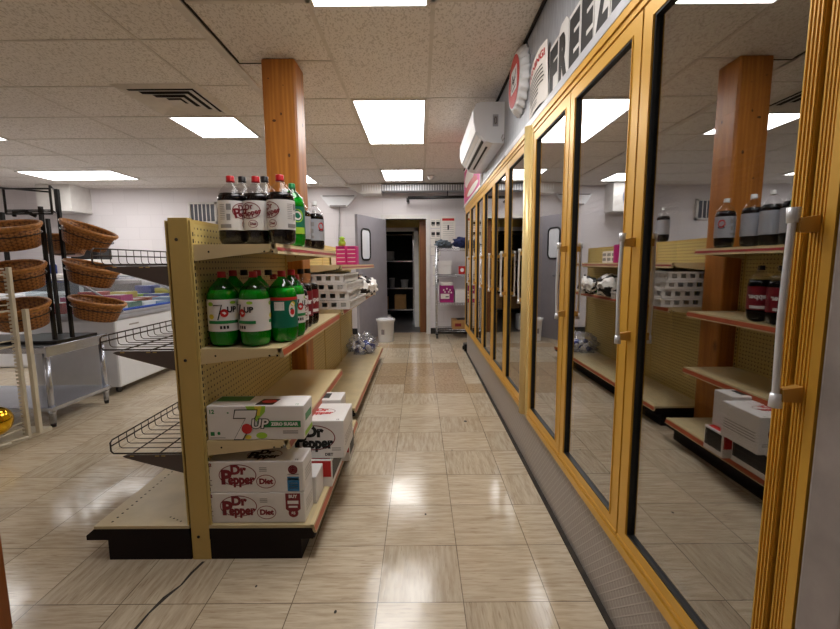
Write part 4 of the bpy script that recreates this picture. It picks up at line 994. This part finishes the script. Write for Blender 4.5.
blob('folded_jacket', 'jacket', (1.08, 6.84, 1.436), (.12, .13, .07), 8, 'dark crumpled jacket at the far right of the chrome rack top, seen in the glass', 'jacket', 'jackets on the chrome rack', .6, 4, 2.6)
m = MB(); m.box(.30, .50, 6.72, 6.98, 1.026, 1.22, bev=.004); m.box(.29, .51, 6.71, 6.99, 1.17, 1.235, bev=.003); tag(m.build('white_lidded_box', 'carton'), 'white lidded box on the second shelf of the chrome rack', 'box')
m = MB(); m.box(.62, .72, 6.72, 6.8, 1.026, 1.15, bev=.003); m.disc(.67, 1.09, .03, .03, lambda u, v: (u, 6.7195, v), 1); tag(m.build('red_logo_box', ['red', 'white']), 'small red box beside the white lidded box on the chrome rack', 'box')
t = thing('magenta_box', 'magenta box with pale pattern on the third shelf of the chrome rack', 'box', (.43, 6.72, .576))
MB().box(-.11, .11, 0, .22, 0, .27, bev=.003).build('box_body', 'purple', t)
m = MB(); ff = lambda u, v: (u, -.0012, v)
m.rect(-.10, .04, .06, .14, ff, 0); m.rect(-.02, .03, .085, .1, lambda u, v: (u, -.002, v), 1)
for a_, b_ in ((-.05, .2), (0, .22), (.05, .2), (.03, .17), (-.03, .17), (.07, .16)): m.disc(a_, b_, .012, .014, ff, 0, 12)
m.rect(-.1, .1, .015, .03, ff, 2); m.build('box_print', ['paper', 'black_print', 'magenta'], t)
m = MB(); m.box(-.09, .09, .005, .2, .272, .32); o = m.build('flap', 'carton', t)
m = MB(); m.box(.56, .98, 6.72, 7.0, .576, .78, bev=.004); tag(m.build('white_long_box', 'carton'), 'long plain white box right of the magenta box on the chrome rack', 'box')
m = MB(); m.box(.52, .95, 6.71, 7.0, .146, .29, bev=.003); m.box(.6, .8, 6.75, 6.95, .2905, .30, 1); m.box(.56, .66, 6.7095, 6.7098, .19, .24, 2); tag(m.build('brown_carton', ['card', 'black_print', 'dp_red']), 'low brown cardboard tray on the bottom shelf of the chrome rack', 'carton')

# ------------------------------------------------------------------ LEFT AREA: steel table, basket stand, white rack, chest
t = thing('steel_table', 'stainless steel work table with undershelf at the left, carrying the basket stand', 'table', (-3.40, 3.32, 0))
X0, X1, Y0, Y1 = -.68, .68, -.30, .30
MB().box(X0, X1, Y0, Y1, .60, .612, bev=.003).build('table_top', 'black', t)
m = MB(); m.box(X1 - .012, X1 + .006, Y0 - .004, Y1 + .004, .535, .614, bev=.004); m.box(X0, X1, Y0 - .005, Y0, .565, .605); m.box(X0, X1, Y1, Y1 + .005, .545, .605); m.build('apron', 'steel', t)
for x in (X0 + .03, X1 - .03):
    for y in (Y0 + .03, Y1 - .03):
        m = MB(); m.cyl((x, y, .03), (x, y, .56), .021, n=18); m.cyl((x, y, .10), (x, y, .13), .026, n=18); o = m.build('leg', 'steel', t); MB().cyl((x, y, 0), (x, y, .032), .016, .02, 14).build('foot', 'black', o)
MB().box(X0, X1, Y0, Y1, .125, .155, bev=.004).build('undershelf', 'steel', t)
# basket stand
t = thing('basket_stand', 'black metal tiered display stand holding wicker baskets on the steel table', 'display stand', (-2.93, 3.32, .613))
bx = lambda m, x0, x1, y0, y1, z0, z1: m.box(x0, x1, y0, y1, z0, z1)
m = MB(); bx(m, -.25, .21, -.2, .2, 0, .025); m.build('base', 'black', t)
PT = {(.13, -.12): 1.02, (.19, -.03): 1.16, (-.16, -.12): .98, (-.05, .14): .96}
for (x, y), h_ in PT.items(): m = MB(); m.box(x - .011, x + .011, y - .011, y + .011, .02, h_); m.build('pole', 'black', t)
m = MB()
for z in (.3, .58, .86): m.box(-.17, .14, -.126, -.114, z, z + .015); m.box(.184, .196, -.03, .15, z, z + .015)
m.build('cross_bar', 'black', t)
def frame_rect(m, c, ux, w_, h_, th, lean=0):
    pts = [(-w_ / 2, 0), (w_ / 2, 0), (w_ / 2, h_), (-w_ / 2, h_)]
    P = [Vector(c) + Vector(ux) * a + Vector((0, lean * b, b)) for a, b in pts]
    for a, b in zip(P, P[1:] + P[:1]): m.cyl(a, b, th, n=4)
m = MB(); frame_rect(m, (.06, -.14, .965), (1, .03, 0), .33, .18, .008); frame_rect(m, (.06, -.14, .98), (1, .03, 0), .32, .012, .006); m.cyl((-.15, -.14, 1.155), (.15, -.06, 1.135), .006, n=6); m.tube([(-.06, -.13, .95), (-.05, -.14, .985), (.03, -.14, .985), (.09, -.12, .95)], .014); m.build('sign_frame', 'black', t)
m = MB(); frame_rect(m, (.155, -.03, .99), (-.50, .80, 0), .20, .18, .007); m.build('sign_frame', 'black', t)
def basket(loc, rot, label, a=.205, b=.15, h=.125):
    t = thing('wicker_basket', label, 'basket', loc, 0, 'wicker baskets on the black stand'); t.rotation_euler = rot
    m = MB(); m.lathe([(.70, 0), (.76, .006), (.86, h * .5), (.97, h), (.93, h), (.83, h * .5), (.72, .012), (.0, .012)], n=48, sx=a, sy=b, cap=True); m.build('basket_body', 'wicker', t)
    m = MB()
    for rr_, zz, th in ((.99, h, .0125), (.96, h - .016, .008)): m.tube([(a * rr_ * math.cos(q), b * rr_ * math.sin(q), zz) for q in [2 * math.pi * i / 40 for i in range(40)]], th, 8, closed=True)
    m.build('rim', 'wicker_rim', t)
    m = MB(); m.tube([(a * .94 * math.cos(q), b * .94 * math.sin(q), h * .62) for q in [2 * math.pi * i / 40 for i in range(40)]], .0035, 6, closed=True); m.tube([(-.5 * a, 0, -.004), (.5 * a, 0, -.004)], .005); m.build('wire_holder', 'black', t)
for i, (z, w3) in enumerate([(1.36, 'top'), (1.075, 'middle'), (.80, 'bottom')]):
    basket((-2.86, 3.032, z - .035), (R(17), 0, 0), 'round wicker basket, %s one of the three facing the viewer at the far left' % w3, .205, .155, .16)
for i, (x, z, w3, tl) in enumerate([(-2.60, 1.345, 'top', 21), (-2.585, 1.055, 'middle', 15), (-2.565, .78, 'bottom', 12)]):
    basket((x, 3.32, z), (0, R(tl), 0), 'wicker basket tipped to the right, %s one of the right-hand three on the black stand' % w3, .195, .15, .145)
basket((-3.02, 3.63, 1.30), (R(-14), 0, 0), 'wicker basket at the back of the black stand, behind the top front basket', .19, .15, .12)

# white wire rack
t = thing('white_wire_rack', 'white slotted metal rack with wire shelves at the far left edge', 'rack', (-2.95, 2.70, 0))
def slotpost(x, y, h_, z0=.0):
    m = MB(); m.box(x - .012, x + .012, y - .012, y + .012, z0, h_, bev=.003); 
    n2 = int((h_ - z0 - .04) / .026)
    for q in range(n2): m.box(x - .034, x - .012, y - .006, y + .006, z0 + .03 + q * .026, z0 + .045 + q * .026)
    m.build('post', 'wire_white', t)
slotpost(.215, .13, 1.19); slotpost(-.45, .18, 1.19); slotpost(-.45, -.3, 1.19)
m = MB(); m.box(.235, .263, .165, .191, .0285, .905); m.build('post', 'wire_white', t)
m = MB(); m.hexa([(-.5, -.34, 0), (.16, -.34, 0), (.24, .29, 0), (-.5, .29, 0), (-.5, -.34, .028), (.16, -.34, .028), (.24, .29, .028), (-.5, .29, .028)]); m.build('base', 'wire_white', t)
for z in (.085, .66, .90, 1.14):
    m = MB()
    for i in range(15): y = -.3 + .39 * i / 14; m.tube([(-.45, y, z), (.20, y, z)], .0035, 5)
    for x in (-.44, -.13, .18): m.tube([(x, -.3, z - .006), (x, .10, z - .006)], .005, 5)
    m.tube([(.20, -.3, z), (.20, .11, z)], .006, 6); m.tube([(.20, -.3, z + .04), (.20, .11, z + .04)], .005, 6)
    m.build('wire_shelf', 'wire_white', t)
m = MB(); m.lathe([(.10 * math.sin(math.pi * i / 16), .10 - .10 * math.cos(math.pi * i / 16)) for i in range(17)], (-2.79, 2.66, 0), 32); m.lathe([(.008, 0), (.012, .01), (.003, .016)], (-2.79, 2.66, .2), 10)
o = m.build('gold_ball', 'foil'); o.location.z = .090; tag(o, 'shiny gold foil ball on the bottom shelf of the white rack', 'ball')
for i, (x, y) in enumerate([(-2.74, 2.60), (-2.72, 2.70)]):
    m = MB(); m.cyl((x - .04, y - .05, .040), (x + .05, y + .06, .040), .011); tag(m.build('white_peg', 'wire_white'), 'short white metal peg lying on the base of the white rack, ' + ('nearer one' if i == 0 else 'farther one'), 'peg', 'loose pegs on the white rack base')

# chest freezer with curved glass lid
t = thing('chest_freezer', 'long white ice cream chest freezer with curved glass top behind the steel table', 'freezer', (-3.17, 3.82, 0))
L = 2.1; hw = .39
m = MB(); m.box(-hw, hw, 0, L, .07, .70, bev=.02); m.build('cabinet', 'white_gloss', t)
m = MB(); m.box(-hw - .01, hw + .012, -.012, L + .012, .70, .745, bev=.01); m.box(hw - .05, hw + .012, -.012, L + .012, .745, .775, bev=.008); m.build('grey_rim', 'silver_label', t)
arc = [(hw, .775), (hw - .02, .83), (hw - .10, .92), (hw - .25, 1.01), (0, 1.06), (-hw + .1, 1.075), (-hw, 1.05)]
for y in (0, L):
    m = MB(); m.prism(arc + [(-hw, .745), (hw, .745)], lambda p: (p[0], y - .006, p[1]), lambda p: (p[0], y + .006, p[1]))
    m.build('end_glass', 'lid_glass', t)
m = MB()
for y0, y1, dz in ((.01, L * .52, 0), (L * .48, L - .01, -.012)):
    for (a, b), (c, d) in zip(arc[:-1], arc[1:]): m.add([(a, y0, b + dz), (c, y0, d + dz), (c, y1, d + dz), (a, y1, b + dz)], [(0, 1, 2, 3)], 0, True)
m.build('sliding_lid', 'lid_glass', t)
for y in (0.0, L * .5, L): m = MB(); m.tube([(a, y, b + .004) for a, b in arc], .010, 8); m.build('lid_frame', 'silver_label', t)
m = MB(); m.tube([(hw, .0, .785), (hw, L, .785)], .012); m.tube([(-hw, 0, 1.05), (-hw, L, 1.05)], .014); m.build('long_rail', 'blue_plastic', t)
for x in (-.3, .3):
    for y in (.1, 2.0): m = MB(); m.cyl((x - .012, y, .033), (x + .012, y, .033), .032, n=16); m.box(x - .02, x + .02, y - .02, y + .02, .05, .075); m.build('caster', 'black', t)
m = MB(); m.rect(.18, .32, .63, .645, lambda u, v: (hw + .001, u, v)); m.build('nameplate', 'grey_print', t)
m = MB(); m.add([(-.36, .03, .745), (.36, .03, .745), (.36, 2.07, .745), (-.36, 2.07, .745)], [(0, 1, 2, 3)]); m.box(-.36, .36, .03, 2.07, .746, .75); m.build('inner_floor', 'white', t)
random.seed(21); cl = ['red', 'blue_print', 'teal_print', 'yellow_print', 'magenta', 'lime_print', 'navy_print', 'price_red', 'white', 'blue_plastic']
nm = {'red': 'red', 'blue_print': 'light blue', 'teal_print': 'teal', 'yellow_print': 'yellow', 'magenta': 'pink', 'lime_print': 'lime green', 'navy_print': 'navy', 'price_red': 'orange', 'white': 'white', 'blue_plastic': 'bright blue'}
for i in range(9):
    for j in range(3):
        x = -3.17 + (-.24, .0, .24)[j]; y = 3.88 + i * .22; c0 = cl[(i * 3 + j * 4 + (i * i) % 5) % 10]; h_ = random.uniform(.04, .10) if j > 1 else random.uniform(.08, .20)
        m = MB(); m.box(x - .10, x + .10, y + .01, y + .20, .7515, .7515 + h_, bev=.006); m.box(x - .07, x + .07, y + .04, y + .17, .7515 + h_, .7525 + h_, 1)
        tag(m.build('frozen_treat_box', [c0, 'white']), '%s box under the chest freezer glass, %s row, %s from near end' % (nm[c0], ('back', 'middle', 'front')[j], ('first', 'second', 'third', 'fourth', 'fifth', 'sixth', 'seventh', 'eighth', 'ninth')[i]), 'box', 'frozen treats in the chest freezer')

# back left counter with goods
t = thing('display_counter', 'long white display counter along the back wall at far left', 'counter', (-5.4, 6.55, 0))
MB().box(-1.5, 1.35, -.3, .35, 0, 1.02, bev=.02).build('counter_body', 'white_gloss', t); MB().box(-1.52, 1.37, -.34, .37, 1.02, 1.08, bev=.01).build('counter_top', 'offwhite', t)
for i in range(3): m = MB(); m.box(-1.42 + i * .93, -.56 + i * .93, -.306, -.3, .5, .98); m.build('front_pane', 'window_dark', t)
m = MB(); m.box(-5.35, -4.93, 6.55, 6.85, 1.295, 1.45, bev=.01); m.box(-5.34, -4.94, 6.54, 6.56, 1.31, 1.44); tag(m.build('black_oven', 'black'), 'small black appliance on a white stand near the back left wall', 'appliance')
m = MB(); m.box(-5.38, -4.90, 6.5, 6.88, 1.082, 1.292, bev=.01); tag(m.build('white_stand', 'offwhite'), 'white stand under the small black appliance', 'stand')
random.seed(4)
for i in range(9):
    x = -6.75 + i * .15; h_ = random.uniform(.10, .2); m = MB()
    m.lathe([(.04, 0), (.045, .01), (.045, h_ * .7), (.025, h_ * .85), (.025, h_)], (x, 6.45, 1.082), 14)
    tag(m.build('counter_jar', ['black', 'grey_print', 'navy_print'][i % 3]), 'small dark jar on the back left counter, %s from the left' % ('first', 'second', 'third', 'fourth', 'fifth', 'sixth', 'seventh', 'eighth', 'ninth')[i], 'jar', 'jars on the back left counter')
m = MB(); m.box(-4.45, -4.2, 6.45, 6.6, 1.082, 1.20, bev=.008); m.cyl((-4.38, 6.44, 1.14), (-4.38, 6.45, 1.14), .035); tag(m.build('grey_device', ['grey_print']), 'small grey device at the right end of the back left counter', 'device')
# second chest behind so that the glass row continues
m = MB(); m.box(-5.9, -4.6, 4.9, 5.5, .0, .82, bev=.03); m.box(-5.92, -4.58, 4.88, 5.52, .82, .87, bev=.01); tag(m.build('white_bunker_freezer', 'white_gloss'), 'low white bunker freezer standing left of the glass-topped chest', 'freezer')
